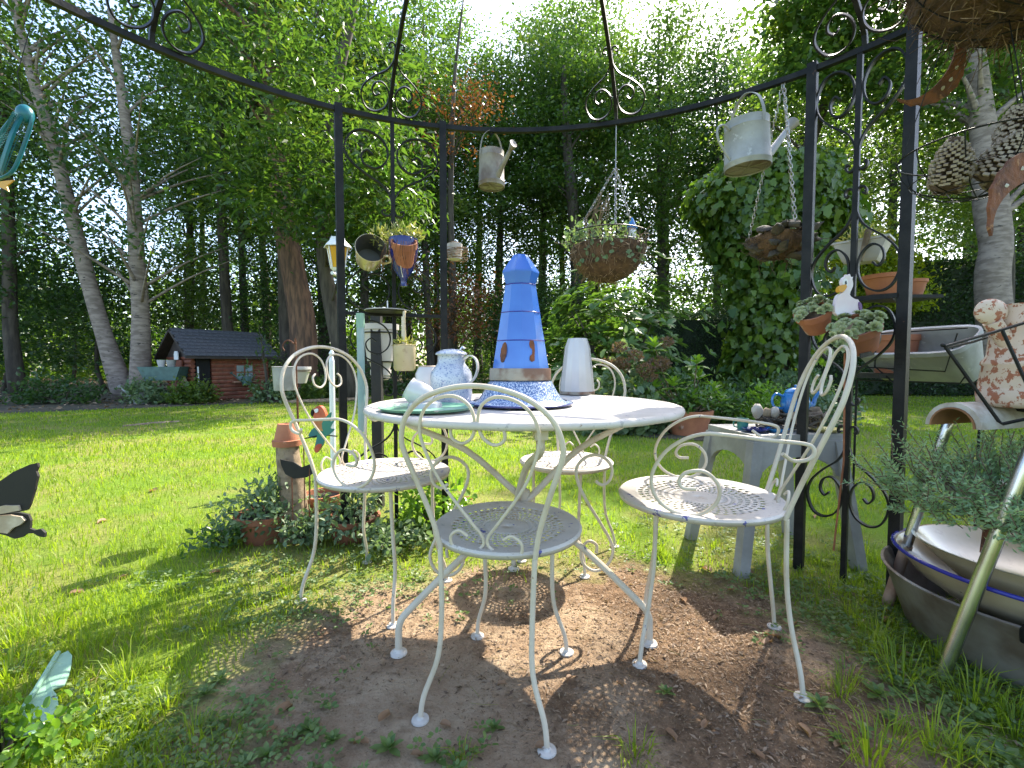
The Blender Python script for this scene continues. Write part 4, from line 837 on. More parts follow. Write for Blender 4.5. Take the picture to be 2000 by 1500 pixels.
# speckled lidded can with handle
p = on(882, 787); j = thing('milk_can', 'grey white speckled enamel can with lid and side handle', 'can', p, -.25)
MB().lathe([(0, .0), (.060, .0), (.062, .004), (.066, .03), (.067, .085), (.064, .1), (.048, .122), (.044, .128), (.043, .150), (.045, .156), (.0, .156)], 40).build('body', SPECKW, j, sharp=60)
l_ = MB().lathe([(.050, .154), (.051, .158), (.046, .163), (.03, .171), (0, .174)], 32).build('lid', SPECKW, j); MB().tube([(.03, 0, .168), (.037, 0, .178), (.046, 0, .174)], .0032, 7, spline=4).build('knob', CHROME, l_)
MB().bar([(.040, 0, .138), (.062, 0, .152), (.083, 0, .140), (.089, 0, .112), (.080, 0, .084), (.064, 0, .066)], (0, 1, 0), .018, .004, spline=5).build('handle', ENAMEL, j)
# white jug behind the can
p = on(836, 779); j = thing('white_pitcher', 'plain white enamel pitcher half hidden behind the speckled can', 'pitcher', p)
MB().lathe([(0, 0), (.044, 0), (.046, .01), (.044, .09), (.034, .112), (.032, .116), (.030, .116), (.04, .09), (0, .02)], 26).build('body', ENAMEL, j); MB().lathe([(.0325, .114), (.034, .117), (.031, .119)], 26).build('rusty_rim', BRASSBAND, j)
# tipped cup on a stand
p = on(822, 797); j = thing('tilted_bowl', 'small white enamel bowl tipped on its side beside the speckled can', 'bowl', p)
Mx = Matrix.Translation((-.012, 0, .045)) @ Matrix.Rotation(-1.05, 4, 'Y')
MB().lathe([(0, -.05), (.02, -.05), (.034, -.03), (.037, .0), (.031, .022), (.033, .026), (.030, .026), (.028, .02), (.033, .0), (.028, -.03), (0, -.042)], 26, (0, 0, 0), 0, Mx).build('body', ENAMEL, j)
MB().lathe([(0, 0), (.05, 0), (.046, .016), (.03, .02), (0, .02)], 26, (.012, 0, .0)).build('saucer', ENAMEL, j)
p = on(800, 800); tr_ = thing('enamel_tray', 'flat chipped green enamel tray under the white crockery', 'tray', p + Vector((.045, .01, .0005)))
MB().lathe([(0, 0), (.118, 0), (.128, .008), (.131, .008), (.120, -.0), (.118, .0025), (0, .0025)], 40).build('plate', GREEN_TRAY, tr_)

# ------------------------------------------------------------------ hanging watering cans
def watering_can(name, label, loc, rz, s, mats, spout_up=.62, tilt=0.0):
    t = thing(name, label, 'watering can', loc, rz); t.scale = (s,) * 3; t.rotation_euler = (0, tilt, rz); m1, m2 = mats
    MB().lathe([(.100, .006), (.101, .0), (.103, .003), (.102, .02), (.104, .022), (.104, .026), (.101, .03), (.097, .175), (.099, .178), (.096, .185), (.098, .215), (.095, .215), (.093, .185), (.098, .03), (.098, .012), (0, .012)], 36).build('body', m1, t, sharp=50)
    MB().lathe([(0, .009), (.0985, .009)], 36).build('bottom', m2, t)
    for i in range(3):
        a = i * PI / 3; MB().box((0, 0, .006), (.17, .008, .004), None).build('bottom_strap', m2, t, smooth=False).rotation_euler = (0, 0, a)
    sp = MB(); sp.tube([(.085, 0, .05), (.14, 0, .085), (.255, 0, .085 + .115 * spout_up / .62)], [.026, .019, .013], 12, caps=False); so_ = sp.build('spout', m1, t)
    d = Vector((.115, 0, .115 * spout_up / .62)).normalized(); Mr = Matrix.Translation(Vector((.25, 0, .085 + .11 * spout_up / .62))) @ d.to_track_quat('Z', 'Y').to_matrix().to_4x4()
    MB().lathe([(.013, 0), (.016, .01), (.028, .05), (.029, .054), (0, .05)], 18, (0, 0, 0), 0, Mr).build('rose', m2, so_)
    MB().tube([(-.098, 0, .17), (-.13, 0, .19), (-.165, 0, .175), (-.168, 0, .13), (-.135, 0, .075), (-.10, 0, .035)], .0055, 8, spline=5).build('rear_handle', m1, t)
    MB().bar([(0, -.098, .18), (0, -.10, .23), (0, -.07, .305), (0, 0, .345), (0, .07, .305), (0, .10, .23), (0, .098, .18)], (1, 0, 0), .016, .003, spline=5).build('carrying_handle', m1, t)
    return t
def s_hook(name, label, top, bot):
    top, bot = Vector(top), Vector(bot); L = (top - bot); m = MB()
    m.tube([top + Vector((-.016, 0, -.012)), top + Vector((-.012, 0, .010)), top + Vector((.004, 0, .016)), top + Vector((.012, 0, 0)), top.lerp(bot, .5), bot + Vector((-.012, 0, .004)), bot + Vector((-.002, 0, -.014)), bot + Vector((.014, 0, -.004)), bot + Vector((.014, 0, .012))], .0028, 6, spline=5)
    return tag(m.build(name, IRON), label, 'hook')
def chain(mb, a, b, link_=.022, r=.0016):
    a, b = Vector(a), Vector(b); n = max(2, int((b - a).length / (link_ * .78))); d = (b - a).normalized(); s1 = d.orthogonal().normalized(); s2 = d.cross(s1)
    for i in range(n):
        c = a.lerp(b, (i + .5) / n); s = s1 if i % 2 else s2
        mb.tube([c + d * (math.cos(q * PI / 4) * link_ * .52) + s * (math.sin(q * PI / 4) * link_ * .26) for q in range(8)], r, 5, closed=True)
pa = ring_pt(ring_ang(960)); z0 = W(960, 366, pa.y).z
watering_can('watering_can', 'rust streaked watering can hanging left of centre on the ring', Vector((pa.x, pa.y, z0)), -.95, .66, (ZINC_R, ZINC_R), .36, .0).scale = (.66, .66, .84)
s_hook('wire_hook', 'short wire hook holding the rust streaked watering can', pa + Vector((0, 0, .0)), Vector((pa.x, pa.y, z0 + .285)))
pa = ring_pt(ring_ang(1468)); z0 = W(1465, 330, pa.y).z
watering_can('watering_can', 'clean pale zinc watering can hanging on the ring near the right panel', Vector((pa.x - .01, pa.y, z0)), .3, .92, (ZINC, ZINC_R), .66, -.06)
s_hook('wire_hook', 'short wire hook holding the pale zinc watering can', pa, Vector((pa.x - .01, pa.y, z0 + .325)))

# ------------------------------------------------------------------ hanging coir basket with gnome
def wire_basket(t, r, h, n=18, wire=.0018, m=IRON, rows=(1, .72, .38)):
    for s in rows:
        q = MB(); rr_ = r * math.sqrt(max(0, 1 - (1 - s) ** 2)) if s < 1 else r
        q.tube([(rr_ * math.cos(a * PI / 16), rr_ * math.sin(a * PI / 16), -h * (1 - s)) for a in range(32)], wire * (1.6 if s == 1 else 1), 5, closed=True); q.build('wire_hoop', m, t)
    q = MB()
    for i in range(n):
        a = 2 * PI * i / n; q.tube([(r * math.cos(a) * math.sqrt(max(0, 1 - s * s)), r * math.sin(a) * math.sqrt(max(0, 1 - s * s)), -h * s) for s in (0, .35, .65, .88, 1)], wire, 5, spline=2)
    q.build('wire_ribs', m, t)
def fibre_shell(r, h, top=.0, jit=.05, seg=40, rings=16, seed=2):
    m = MB(); rn = random.Random(seed); b0 = 0
    for i in range(rings + 1):
        s = i / rings * .5 * PI
        for k in range(seg):
            a = 2 * PI * k / seg; j = 1 + rn.uniform(-jit, jit); m.v.append(Vector((r * math.cos(s) * math.cos(a) * j, r * math.cos(s) * math.sin(a) * j, -h * math.sin(s) * j + top)))
    for i in range(rings):
        for k in range(seg): k2 = (k + 1) % seg; m.f.append((i * seg + k, i * seg + k2, (i + 1) * seg + k2, (i + 1) * seg + k))
    m.f.append(tuple(range(seg - 1, -1, -1))); return m
def fibres(t, r, h, n, L, m=COIR, seed=3, name='loose_fibres', w=.0011):
    rs = np.random.RandomState(seed); q = MB()
    for i in range(n):
        s = rs.uniform(0, 1.45); a = rs.uniform(0, 2 * PI); p = Vector((r * math.cos(s) * math.cos(a), r * math.cos(s) * math.sin(a), -h * math.sin(s))); d = Vector(rs.normal(size=3)) * L * .6 + Vector((p.x, p.y, -abs(p.z))).normalized() * L * .5
        e = Vector(rs.normal(size=3)) * L * .4; q.tube([p, p + d * .5, p + d + e], w, 3, caps=False, spline=2)
    q.build(name, m, t, kind='stuff')
cB = W(1186, 462, 2.26); hb = thing('hanging_basket', 'wire hanging basket lined with brown coir and trailing plants', 'basket', cB)
wire_basket(hb, .195, .175, 20); fibre_shell(.180, .168, -.055, .03).build('coir_liner', COIR, hb, sharp=0); fibres(hb, .18, .20, 620, .035, WICKER)
hk = ring_pt(A[1203]) - cB; q = MB(); top = hk + Vector((0, 0, -.22)); q.tube([hk, top], .0025, 6)
for a in (.5, .5 + 2.09, .5 + 4.19): chain(q, top, (.195 * math.cos(a), .195 * math.sin(a), 0))
q.build('chain', CHAINM, hb)
rsb = np.random.RandomState(8); n = 330; pp = np.stack([rsb.uniform(-.17, .12, n), rsb.uniform(-.16, .14, n), rsb.uniform(-.05, .035, n)], 1); pp[:70, 0] = rsb.uniform(-.21, -.13, 70); pp[:70, 2] = rsb.uniform(-.05, .05, 70)
link('leaves', leaves(pp, rsb.normal(size=(n, 3)) + np.array([0, 0, .8]), rsb.uniform(.014, .030, n), LEAFR, rs=rsb), L_SAGE, hb, kind='stuff')
q = MB()
for i in range(16):
    a = rsb.uniform(3.3, 6.0); x, y = .19 * math.cos(a), .19 * math.sin(a); q.tube([(x * .7, y * .7, -.04), (x, y, -.06), (x * .98 + rsb.uniform(-.02, .02), y, -.11), (x * .8 + rsb.uniform(-.03, .03), y * .86, -.16)], .0013, 5, spline=3)
for i in range(26): a = rsb.uniform(0, 6.28); b = rsb.uniform(.02, .07); q.tube([(-.07 + rsb.uniform(-.05, .05), rsb.uniform(-.05, .05), 0), (-.06 + b * math.cos(a), b * math.sin(a), .09), (-.02 + .4 * b * math.cos(a + 1), .4 * b * math.sin(a + 1), rsb.uniform(.12, .22))], .0012, 4, spline=3)
q.build('twigs', TWIG, hb, kind='stuff')
tl = np.array([(.17 * math.cos(a), .19 * math.sin(a), z) for a, z in zip(rsb.uniform(3.5, 5.9, 40), rsb.uniform(-.15, -.04, 40))]); link('trailing_leaves', leaves(tl, rsb.normal(size=(40, 3)) * .5 + np.array([0, -.3, -.6]), .024, LEAFR, up=np.tile([0, -1., .2], (40, 1)), rs=rsb), L_SAGE, hb, kind='stuff')
gn = thing('garden_gnome', 'small white bearded garden gnome with blue pointed hat in the coir basket', 'figurine', cB + Vector((.098, -.09, -.075)))
MB().lathe([(0, 0), (.018, 0), (.024, .02), (.021, .05), (.017, .062), (0, .066)], 16).build('body', ENAMEL, gn); MB().ball((0, -.002, .078), .019, 14, 10).build('head', PINK, gn)
MB().lathe([(.0, .03), (.012, .038), (.017, .06), (.012, .075), (0, .076)], 12, (0, -.014, 0)).build('beard', WHITEP, gn); MB().lathe([(.026, .086), (.025, .09), (.014, .115), (.004, .138), (0, .14)], 16).build('hat', BLUE_T, gn); MB().ball((0, -.021, .079), .005, 8, 6).build('nose', PINK, gn)

# bark basket at the right
cB = W(1522, 462, 2.02); bb = thing('bark_basket', 'hanging basket of rough dark bark chips beside the right panel', 'basket', cB)
fibre_shell(.118, .095, .0, .10, 30, 10, 9).build('bark_bowl', COIR, bb, sharp=0); fibres(bb, .12, .10, 120, .035, COIR, 5)
for i in range(46):
    a = R_.uniform(0, 6.28); r = R_.uniform(.05, .128); MB().ball((0, 0, 0), .03, 8, 6, (1.5, .8, .5), .3).build('bark_chip', BARK_D, bb, loc=((r if i > 22 else .118 * math.cos(i * .05)) * math.cos(a), (r if i > 22 else .118 * math.cos(i * .05)) * math.sin(a), R_.uniform(-.005, .025) if i > 22 else -.095 * math.sin(i * .05))).rotation_euler = (R_.uniform(-.6, .6), R_.uniform(-.6, .6), a)
q = MB(); hp = ring_pt(ring_ang(1530)) - cB
for a in (2.6, 4.7, .5): chain(q, hp + Vector((0, 0, -.0)), (.12 * math.cos(a), .12 * math.sin(a), .005))
q.build('chain', CHAINM, bb)

# big coir basket at the top right, close by
cB = Vector((1.19, 1.0, 1.825)); bb = thing('coir_basket', 'large shaggy brown coir basket hanging under the roof edge', 'basket', cB)
fibre_shell(.27, .205, .0, .06, 56, 22, 12).build('coir_liner', COIR, bb, sharp=0); fibres(bb, .27, .21, 700, .045, COIR, 6, w=.0009); fibres(bb, .27, .21, 260, .028, WICKER, 16, name='pale_fibres', w=.0009); wire_basket(bb, .275, .215, 12, .0016, IRON, (1, .5))
q = MB()
for a in (.3, 2.4, 4.5): chain(q, (0, .0, .42), (.28 * math.cos(a), .28 * math.sin(a), 0))
q.build('chain', CHAINM, bb)
for (x, y, z) in ((-.17, -.18, -.085), (.03, -.25, -.10), (-.23, -.12, -.06)):
    lf = np.array([[x, y, z]]); link('dry_leaf', leaves(lf, [[.3, -.2, .1]], .032, LEAFR, up=[[0, -1, .2]]), DRYLEAF, bb)
# wire bowl of pine cones
def pine_cone(seed, L=.115, r=.042):
    """scales in spirals round a core: dark scales, paler tips"""
    rn = random.Random(seed); a = MB(); b = MB(); n = 190
    a.lathe([(0, 0), (r * .5, L * .08), (r * .62, L * .35), (r * .42, L * .7), (.004, L * .97)], 10)
    for i in range(n):
        s = (i + .5) / n; th = i * 2.39996; z = L * (.03 + .94 * s); rr_ = r * (.45 + .62 * math.sin(PI * min(1, .18 + s * .86)) ** .8) * (1 - .25 * s); w = r * rn.uniform(.21, .27) * (1 - .5 * s); th += rn.uniform(-.08, .08); z += rn.uniform(-.0015, .0015); rr_ *= rn.uniform(.94, 1.05)
        d = Vector((math.cos(th), math.sin(th), 0)); t_ = Vector((-math.sin(th), math.cos(th), 0)); lift = .010 * (1 - s) - .002
        p0 = d * (rr_ * .35) + Vector((0, 0, z)); p1 = d * rr_ + Vector((0, 0, z + lift))
        for (mb_, q0, q1, th_) in ((a, p0, p0.lerp(p1, .86), .0035), (b, p0.lerp(p1, .84), p1 + d * .002, .0055)):
            k = len(mb_.v); mb_.v += [q0 - t_ * w * .5, q0 + t_ * w * .5, q1 + t_ * w * .62, q1 - t_ * w * .62, q0 - t_ * w * .5 - Vector((0, 0, th_)), q0 + t_ * w * .5 - Vector((0, 0, th_)), q1 + t_ * w * .62 - Vector((0, 0, th_)), q1 - t_ * w * .62 - Vector((0, 0, th_))]
            mb_.f += [(k, k + 1, k + 2, k + 3), (k + 7, k + 6, k + 5, k + 4), (k + 3, k + 2, k + 6, k + 7), (k, k + 3, k + 7, k + 4), (k + 1, k + 5, k + 6, k + 2)]
    return a, b
a_, b_ = pine_cone(1); cone0 = thing('pine_cone', 'grey brown pine cone lying in the wire bowl', 'pine cone', (0, 0, 0), 0, 'pine cones lying in the wire bowl'); a_.build('core', CONE, cone0, smooth=False); b_.build('scale_tips', CONETIP, cone0, smooth=False)
cP = W(1912, 292, 1.12); pb = thing('wire_bowl', 'hanging black wire bowl holding pine cones', 'basket', cP); wire_basket(pb, .152, .115, 10, .0014, IRON, (1, .45, .12))
q = MB(); 
for a in (.2, 2.3, 4.4): q.tube([(.15 * math.cos(a), .15 * math.sin(a), 0), (0, 0, .55)], .0012, 5)
q.build('hanger', IRON, pb)
CN = [((-.085, -.02, -.09), (.45, -.42, 1.2)), ((-.03, -.05, -.10), (.42, -.28, 1.25)), ((.03, -.03, -.10), (.35, -.15, 1.2)), ((.09, .02, -.08), (.1, .2, 1.2)), ((-.03, .06, -.08), (-.3, .3, 1.2))]
for i, (p, e) in enumerate(CN):
    o = cone0 if i == 0 else dup(cone0, (0, 0, 0)); o.location = cP + Vector(p); o.rotation_euler = (e[0], e[1], i * 1.3); o.scale = (e[2] * .80,) * 3
o['label'] = 'grey brown pine cone lying in the wire bowl'
up_ = dup(cone0, cP + Vector((.07, -.02, -.015)), .4, 1.0, 'pine cone standing upright above the others in the wire bowl')
if 'group' in up_: del up_['group']

# rusty crescents
def crescent(name, label, c, s, rot, n=22, holes=True):
    t = thing(name, label, 'ornament', c); t.rotation_euler = rot; out = []
    for i in range(n + 1): a = PI * (-.02 + 1.04 * i / n); w = 1.0 + .03 * (i % 2) + R_.uniform(-.015, .015); out.append((s * math.cos(a) * w, -s * math.sin(a) * w))
    for i in range(n, -1, -1): a = PI * (.03 + .94 * i / n); out.append((s * .97 * math.cos(a), -s * .60 * math.sin(a) + s * .04))
    m = MB(); half = len(out) // 2
    for y in (-.003, .003): m.v += [Vector((x, y, z)) for x, z in out]
    L = len(out)
    for i in range(n): 
        a, b, c_, d = i, i + 1, L - 2 - i, L - 1 - i; m.f += [(a, b, c_, d), (L + d, L + c_, L + b, L + a)]
    for i in range(L): j = (i + 1) % L; m.f.append((i, L + i, L + j, j))
    m.build('plate', RUST, t, smooth=False)
    for i in range(3): a = PI * (.3 + .17 * i + R_.uniform(-.05, .05)); MB().ball((s * .78 * math.cos(a), -.0035, -s * .78 * math.sin(a)), .0042, 7, 5, (1.4, .3, 1), .3).build('flake', TILEM, t)
    return t
crescent('rusty_crescent', 'rusty crescent of sheet iron hanging below the coir basket', W(1806, 132, 1.30), .098, (.15, -.95, -.3))
crescent('rusty_crescent', 'orange rusty crescent of sheet iron below the pine cone bowl', W(2015, 420, .98), .130, (0, PI - .35, .25))
tag(MB().tube([W(1806, 132, 1.30) + Vector((.08, 0, .06)), (1.14, 1.12, 1.74)], .001, 5).build('hanging_wire', IRON), 'thin wire holding the crescent under the coir basket', 'wire')
tag(MB().tube([W(2000, 322, .98), (1.2, 1.0, 1.7)], .001, 5).build('hanging_wire', IRON), 'thin wire holding the orange crescent', 'wire')

# ------------------------------------------------------------------ on and behind the left panel
pmL = ring_pt(A[762]); 
def lathe_obj(name, label, cat, loc, prof, m, seg=24, rot=None, part='body'):
    t = thing(name, label, cat, loc); MB().lathe(prof, seg).build(part, m, t)
    if rot: t.rotation_euler = rot
    return t
# lantern on its own post beyond
t = thing('garden_lantern', 'white garden lantern with amber glass fixed behind the left post', 'lantern', W(660, 530, 2.30)); t.scale = (.74,) * 3; zl = 0
MB().tube([(0, 0, .01), (0, -.03, -.03), (0, -.10, -.03)], .012, 8).build('bracket', WHITEP, t)
MB().lathe([(.03, zl), (.045, zl + .015), (.05, zl + .02)], 6).build('base', WHITEP, t)
MB().lathe([(.045, zl + .02), (.068, zl + .16), (.0, zl + .16)], 6).build('glass', AMBER, t, smooth=False)
for k in range(6): a = k * PI / 3; MB().tube([(.046 * math.cos(a), .046 * math.sin(a), zl + .02), (.070 * math.cos(a), .070 * math.sin(a), zl + .16)], .005, 5).build('frame_bar', WHITEP, t)
MB().lathe([(.094, zl + .158), (.095, zl + .163), (.055, zl + .205), (.05, zl + .225), (0, zl + .232)], 6).build('roof', WHITEP, t, smooth=False)
# cream bucket hooked sideways on the panel
c = W(722, 497, 2.12); t = thing('hooked_bucket', 'cream enamel bucket hanging tipped with its dark mouth showing', 'bucket', c); t.rotation_euler = (1.25, .5, .25)
MB().lathe([(0, -.06), (.055, -.06), (.058, -.055), (.068, .06), (.070, .062), (.068, .064)], 30).build('body', CREAM, t); MB().lathe([(.0665, .063), (.055, -.05), (0, -.05)], 30).build('inside', BLACKIN, t); MB().tube([(.066, 0, .055), (.085, .0, .075), (.10, 0, .04), (.065, 0, -.02)], .005, 6, spline=4).build('handle', CREAM, t)
# blue wall funnel with a terracotta pot and succulents
c = W(788, 505, 2.14); t = thing('wall_planter', 'dark blue enamel funnel planter hanging on the middle bar', 'planter', c)
MB().lathe([(.068, .09), (.070, .085), (.066, .02), (.045, -.055), (.016, -.095), (.013, -.12), (.017, -.13), (0, -.13)], 22).build('funnel', BLUE_D, t); MB().tube([(.0, -.066, .02), (0, -.046, -.055), (0, -.02, -.09)], .002, 5).build('white_line', WHITEP, t)
t2 = thing('terracotta_pot', 'orange terracotta pot set in the dark blue funnel', 'pot', c + Vector((.012, -.035, .01))); t2.rotation_euler = (.55, .15, 0)
MB().lathe([(0, -.06), (.04, -.058), (.052, .03), (.058, .032), (.060, .062), (.054, .062), (.05, .03), (0, .03)], 24).build('body', TERRA, t2)
def succulents(name, label, c, n, spread, size, m, seed, flat=.5, parent=None, group=None):
    rs = np.random.RandomState(seed); pos = in_ball(n, rs) * np.array(spread); o = link(name, leaves(pos, rs.normal(size=(n, 3)) * .6 + unit(pos + 1e-6) * .6 + np.array([0, 0, .7]), size * rs.uniform(.6, 1.2, n), LEAFL, rs=rs), m, parent, c, kind=None)
    return o
SEDM2 = leafmat('yellow_sedum', (.22, .26, .07), (.36, .32, .10), .3, .45, tcol=1.1)
tag(succulents('stonecrop', '', c + Vector((0, -.01, .10)), 260, (.10, .06, .05), .032, SEDM2, 4), 'yellow green stonecrop growing out of the blue funnel planter', 'succulent')
tag(succulents('stonecrop', '', c + Vector((-.10, .0, .09)), 120, (.06, .05, .06), .03, SEDM2, 5), 'yellow stonecrop spilling beside the tipped cream bucket', 'succulent')
tw = MB()
for i in range(24): a = R_.uniform(-.06, .07); tw.tube([(a, -.05, .08), (a * 1.3, -.085, .03), (a * 1.5 + R_.uniform(-.02, .02), -.07, R_.uniform(-.09, -.01))], .0009, 4, spline=2)
tw.build('dry_roots', RUST, t2, kind='stuff')
# nest box / wicker nest on the tree behind
c = W(888, 490, 2.45); t = thing('wicker_nest', 'small wicker nest holding a pale pot right of the left panel', 'basket', c); q = MB()
for i in range(70): a = R_.uniform(0, 6.28); z = R_.uniform(-.05, .01); q.tube([(.07 * math.cos(a), .05 * math.sin(a), z), (.075 * math.cos(a + .6), .055 * math.sin(a + .6), z + .004), (.07 * math.cos(a + 1.2), .05 * math.sin(a + 1.2), z + R_.uniform(-.012, .012))], .0014, 4, spline=2)
q.build('woven_twigs', WICKER, t); MB().lathe([(0, -.05), (.035, -.045), (.042, .035), (.038, .035), (0, .02)], 18).build('pot', GREYPOT, t); MB().ball((0, 0, .035), .036, 10, 6, (1, 1, .35), .2).build('moss', COIR, t); MB().tube([(.0, .0, .04), (-.05, -.02, .2), ring_pt(ring_ang(875)) - c], .001, 4).build('wire', IRON, t)
# tiered grey pots on a black post
b = W(735, 790, 2.75); t = thing('tiered_planter', 'stack of pale grey pots fixed to a black wooden post', 'planter', (b.x + .03, b.y, 0)); zt = W(735, 618, 2.75).z
MB().box((0, -.075, zt * .5), (.058, .05, zt)).build('post', BLACKW, t, smooth=False)
for i, (y0, y1, r) in enumerate(((705, 634, .108), (722, 690, .075), (742, 722, .06))):
    z1, z0 = W(735, y1, 2.75).z, W(735, y0, 2.75).z; MB().lathe([(0, z0), (r * .72, z0), (r * .95, z1 - .035), (r * 1.02, z1 - .033), (r * 1.03, z1), (r * .95, z1), (r * .9, z1 - .04), (0, z1 - .04)], 22).build('pot', GREYPOT, t)
    MB().tube([(r * .99 * math.cos(a * PI / 10), r * .99 * math.sin(a * PI / 10), z1 - .052) for a in range(20)], .004, 5, closed=True).build('wire_ring', IRON, t)
# flat round feeder on top of the crossbar
c = W(757, 612, 2.17); t = thing('bird_table', 'round wire bird feeding tray hooked above the crossbar', 'feeder', c)
MB().tube([(.105 * math.cos(a * PI / 14), .105 * math.sin(a * PI / 14), .012) for a in range(28)], .0028, 6, closed=True).build('hoop', ZINC, t); MB().lathe([(0, .004), (.098, .006), (.104, .012), (0, .010)], 26).build('tray', IRON, t); MB().tube([(0, 0, .01), (.0, 0, .06)], .003, 5).build('stem', WHITEP, t)
for k in range(5): MB().ball((R_.uniform(-.05, .03), R_.uniform(-.05, .0), .018), .010, 8, 5, (1.4, 1.2, .6)).build('white_stone', WHITEP, t)
# ladle planter
c = W(790, 690, 2.10); t = thing('ladle_planter', 'cream enamel scoop with upright handle used as a small planter', 'planter', c)
MB().lathe([(0, -.082), (.042, -.082), (.050, -.07), (.052, .035), (.055, .038), (.050, .04), (.046, .02), (0, .01)], 26).build('bowl', CREAM, t); MB().tube([(0, .0, .01), (-.002, -.0, .06), (-.003, 0, .17)], [.022, .012, .0095], 10, spline=3).build('handle', CREAM, t)
MB().tube([(0, 0, .17), (0, .0, .19), (0, .03, .195)], .007, 8).build('hook_end', CREAM, t)
tag(succulents('stonecrop', '', c + Vector((0, 0, .045)), 130, (.055, .05, .022), .026, SEDM2, 6), 'yellow stonecrop in the cream scoop planter', 'succulent')
# turquoise pole
b = W(707, 845, 2.0); t = thing('turquoise_pole', 'faded turquoise wooden pole hanging from the crossbar of the panel', 'pole', (b.x, b.y, 0)); zt = W(707, 612, 2.0).z
MB().tube([(0, 0, W(708, 843, 2.0).z), (0, 0, W(707, 640, 2.0).z)], .0165, 12).build('pole', LIGHTBLUE, t); MB().tube([(0, 0, W(707, 640, 2.0).z), (0, 0, zt)], .0185, 12).build('green_end', MINT, t)
# white pickets
for i, px in enumerate((650, 668)):
    b = W(px, 830, 3.4); zt = W(px, 680, 3.4).z; t = thing('white_picket', 'slim white painted picket with a spear point on the lawn', 'picket', (b.x, b.y, 0), 0, 'white pickets beyond the left panel'); MB().lathe([(.022, 0), (.022, zt - .1), (.012, zt - .06), (.022, zt - .04), (0, zt)], 8).build('stake', WHITEP, t, smooth=False)
# pail on a shepherd's crook
b = W(585, 1000, 2.35); t = thing('crook_pail', 'small zinc pail hanging from a crook on a thin iron rod', 'pail', (b.x, b.y, 0)); c = W(556, 738, 2.35) - Vector((b.x, b.y, 0)); zt = W(560, 672, 2.35).z
MB().tube([(0, 0, 0), (.0, 0, zt - .05), (-.01, 0, zt), (-.045, 0, zt + .02), (-.07, 0, zt - .01), (-.06, 0, zt - .035)], .004, 7, spline=4).build('rod', RUST, t)
MB().lathe([(0, -.065), (.05, -.065), (.052, -.06), (.058, .055), (.061, .058), (.057, .06), (.053, .05), (.048, -.05), (0, -.055)], 26, c).build('pail', ZINC, t)
MB().tube([c + Vector((-.058, 0, .055)), c + Vector((-.02, 0, .12)), Vector((-.06, 0, zt - .04))], .002, 5, spline=3).build('bail', IRON, t)
c = W(580, 733, 2.6); t = thing('white_trough_pot', 'white enamel pot with rusty rim behind the pail', 'pot', (c.x, c.y, 0)); MB().lathe([(0, c.z - .045), (.05, c.z - .045), (.072, c.z + .03), (.078, c.z + .034), (.078, c.z + .05), (.07, c.z + .05), (0, c.z + .02)], 26).build('body', ENAMEL, t); MB().lathe([(.0735, c.z + .02), (.0745, c.z + .033)], 26).build('rusty_band', BRASSBAND, t); MB().tube([(0, 0, 0), (0, 0, c.z - .04)], .006, 7).build('stake', RUST, t)

# parrot ornament on a rod
c = W(628, 830, 2.15); t = thing('parrot_ornament', 'painted metal parrot with red head and green wings on a rod', 'ornament', (c.x, c.y, 0)); z = c.z; s = 2.15 / FPX
def sil(px_pts): return [((x - 628) * s, (830 - y) * s + z) for x, y in px_pts]
def plate(name, pts, m, y=0, th=.006): 
    mb_ = MB(); mb_.prism([(q.x, q.y) for q in catmull([Vector((a, b, 0)) for a, b in sil(pts)], 3, True)], th, None, (0, y, 0)); return mb_.build(name, m, t, smooth=False)
plate('head', [(614, 803), (619, 795), (627, 792), (634, 798), (639, 813), (630, 818), (616, 817)], RED, 0, .028)
plate('beak', [(613, 798), (609, 806), (613, 813), (617, 804)], BLACKP, -.005, .018); plate('eye', [(618, 799), (624, 797), (625, 803), (620, 805)], WHITEP, -.018, .006)
plate('breast', [(615, 819), (638, 814), (641, 828), (637, 840), (626, 840), (618, 830)], OCHRE, 0, .030)
plate('wing', [(632, 826), (650, 804), (648, 822), (656, 820), (648, 835), (656, 838), (640, 850)], GREENP, -.016, .008); plate('wing', [(612, 836), (600, 852), (614, 856), (628, 846)], GREENP, .012, .008)
plate('tail', [(624, 842), (638, 842), (630, 870), (617, 880), (616, 872)], GREENP, 0, .02); plate('tail_tip', [(620, 868), (630, 868), (620, 884), (615, 878)], RED, -.004, .02)
MB().tube([(-.02 + (595 - 628) * s, 0, z - .07), (0, 0, z - .05), (.075, 0, z - .055)], .003, 6, spline=3).build('twig', IRON, t)
MB().tube([((592 - 628) * s, 0, 0), ((592 - 628) * s, 0, z - .06)], .003, 6).build('rod', RUST, t)
# upside-down pot on a piece of driftwood
b = W(565, 960, 2.2); bz = Vector((b.x, b.y, 0)); t = thing('driftwood_stump', 'upright piece of weathered split wood among the pots', 'driftwood', bz); zt = W(565, 850, 2.2).z
MB().tube([(.02, 0, 0), (.02, 0, zt * .4), (.0, 0, zt * .75), (-.005, 0, zt)], [.075, .062, .055, .048], 9, spline=3).build('wood', DRIFT, t, sharp=0)
t = thing('terracotta_pot', 'terracotta pot turned upside down over the driftwood', 'pot', bz + Vector((-.005, 0, zt - .05))); MB().lathe([(.066, .0), (.068, .028), (.058, .03), (.042, .105), (.04, .108), (.012, .108), (.012, .10), (.036, .10), (.054, .02), (.06, .0)], 28).build('body', TERRA, t)
c = W(570, 930, 2.1); t = thing('bird_silhouette', 'small black metal bird with spread wings in front of the driftwood', 'ornament', (c.x, c.y, 0)); z = c.z; s = 2.1 / FPX
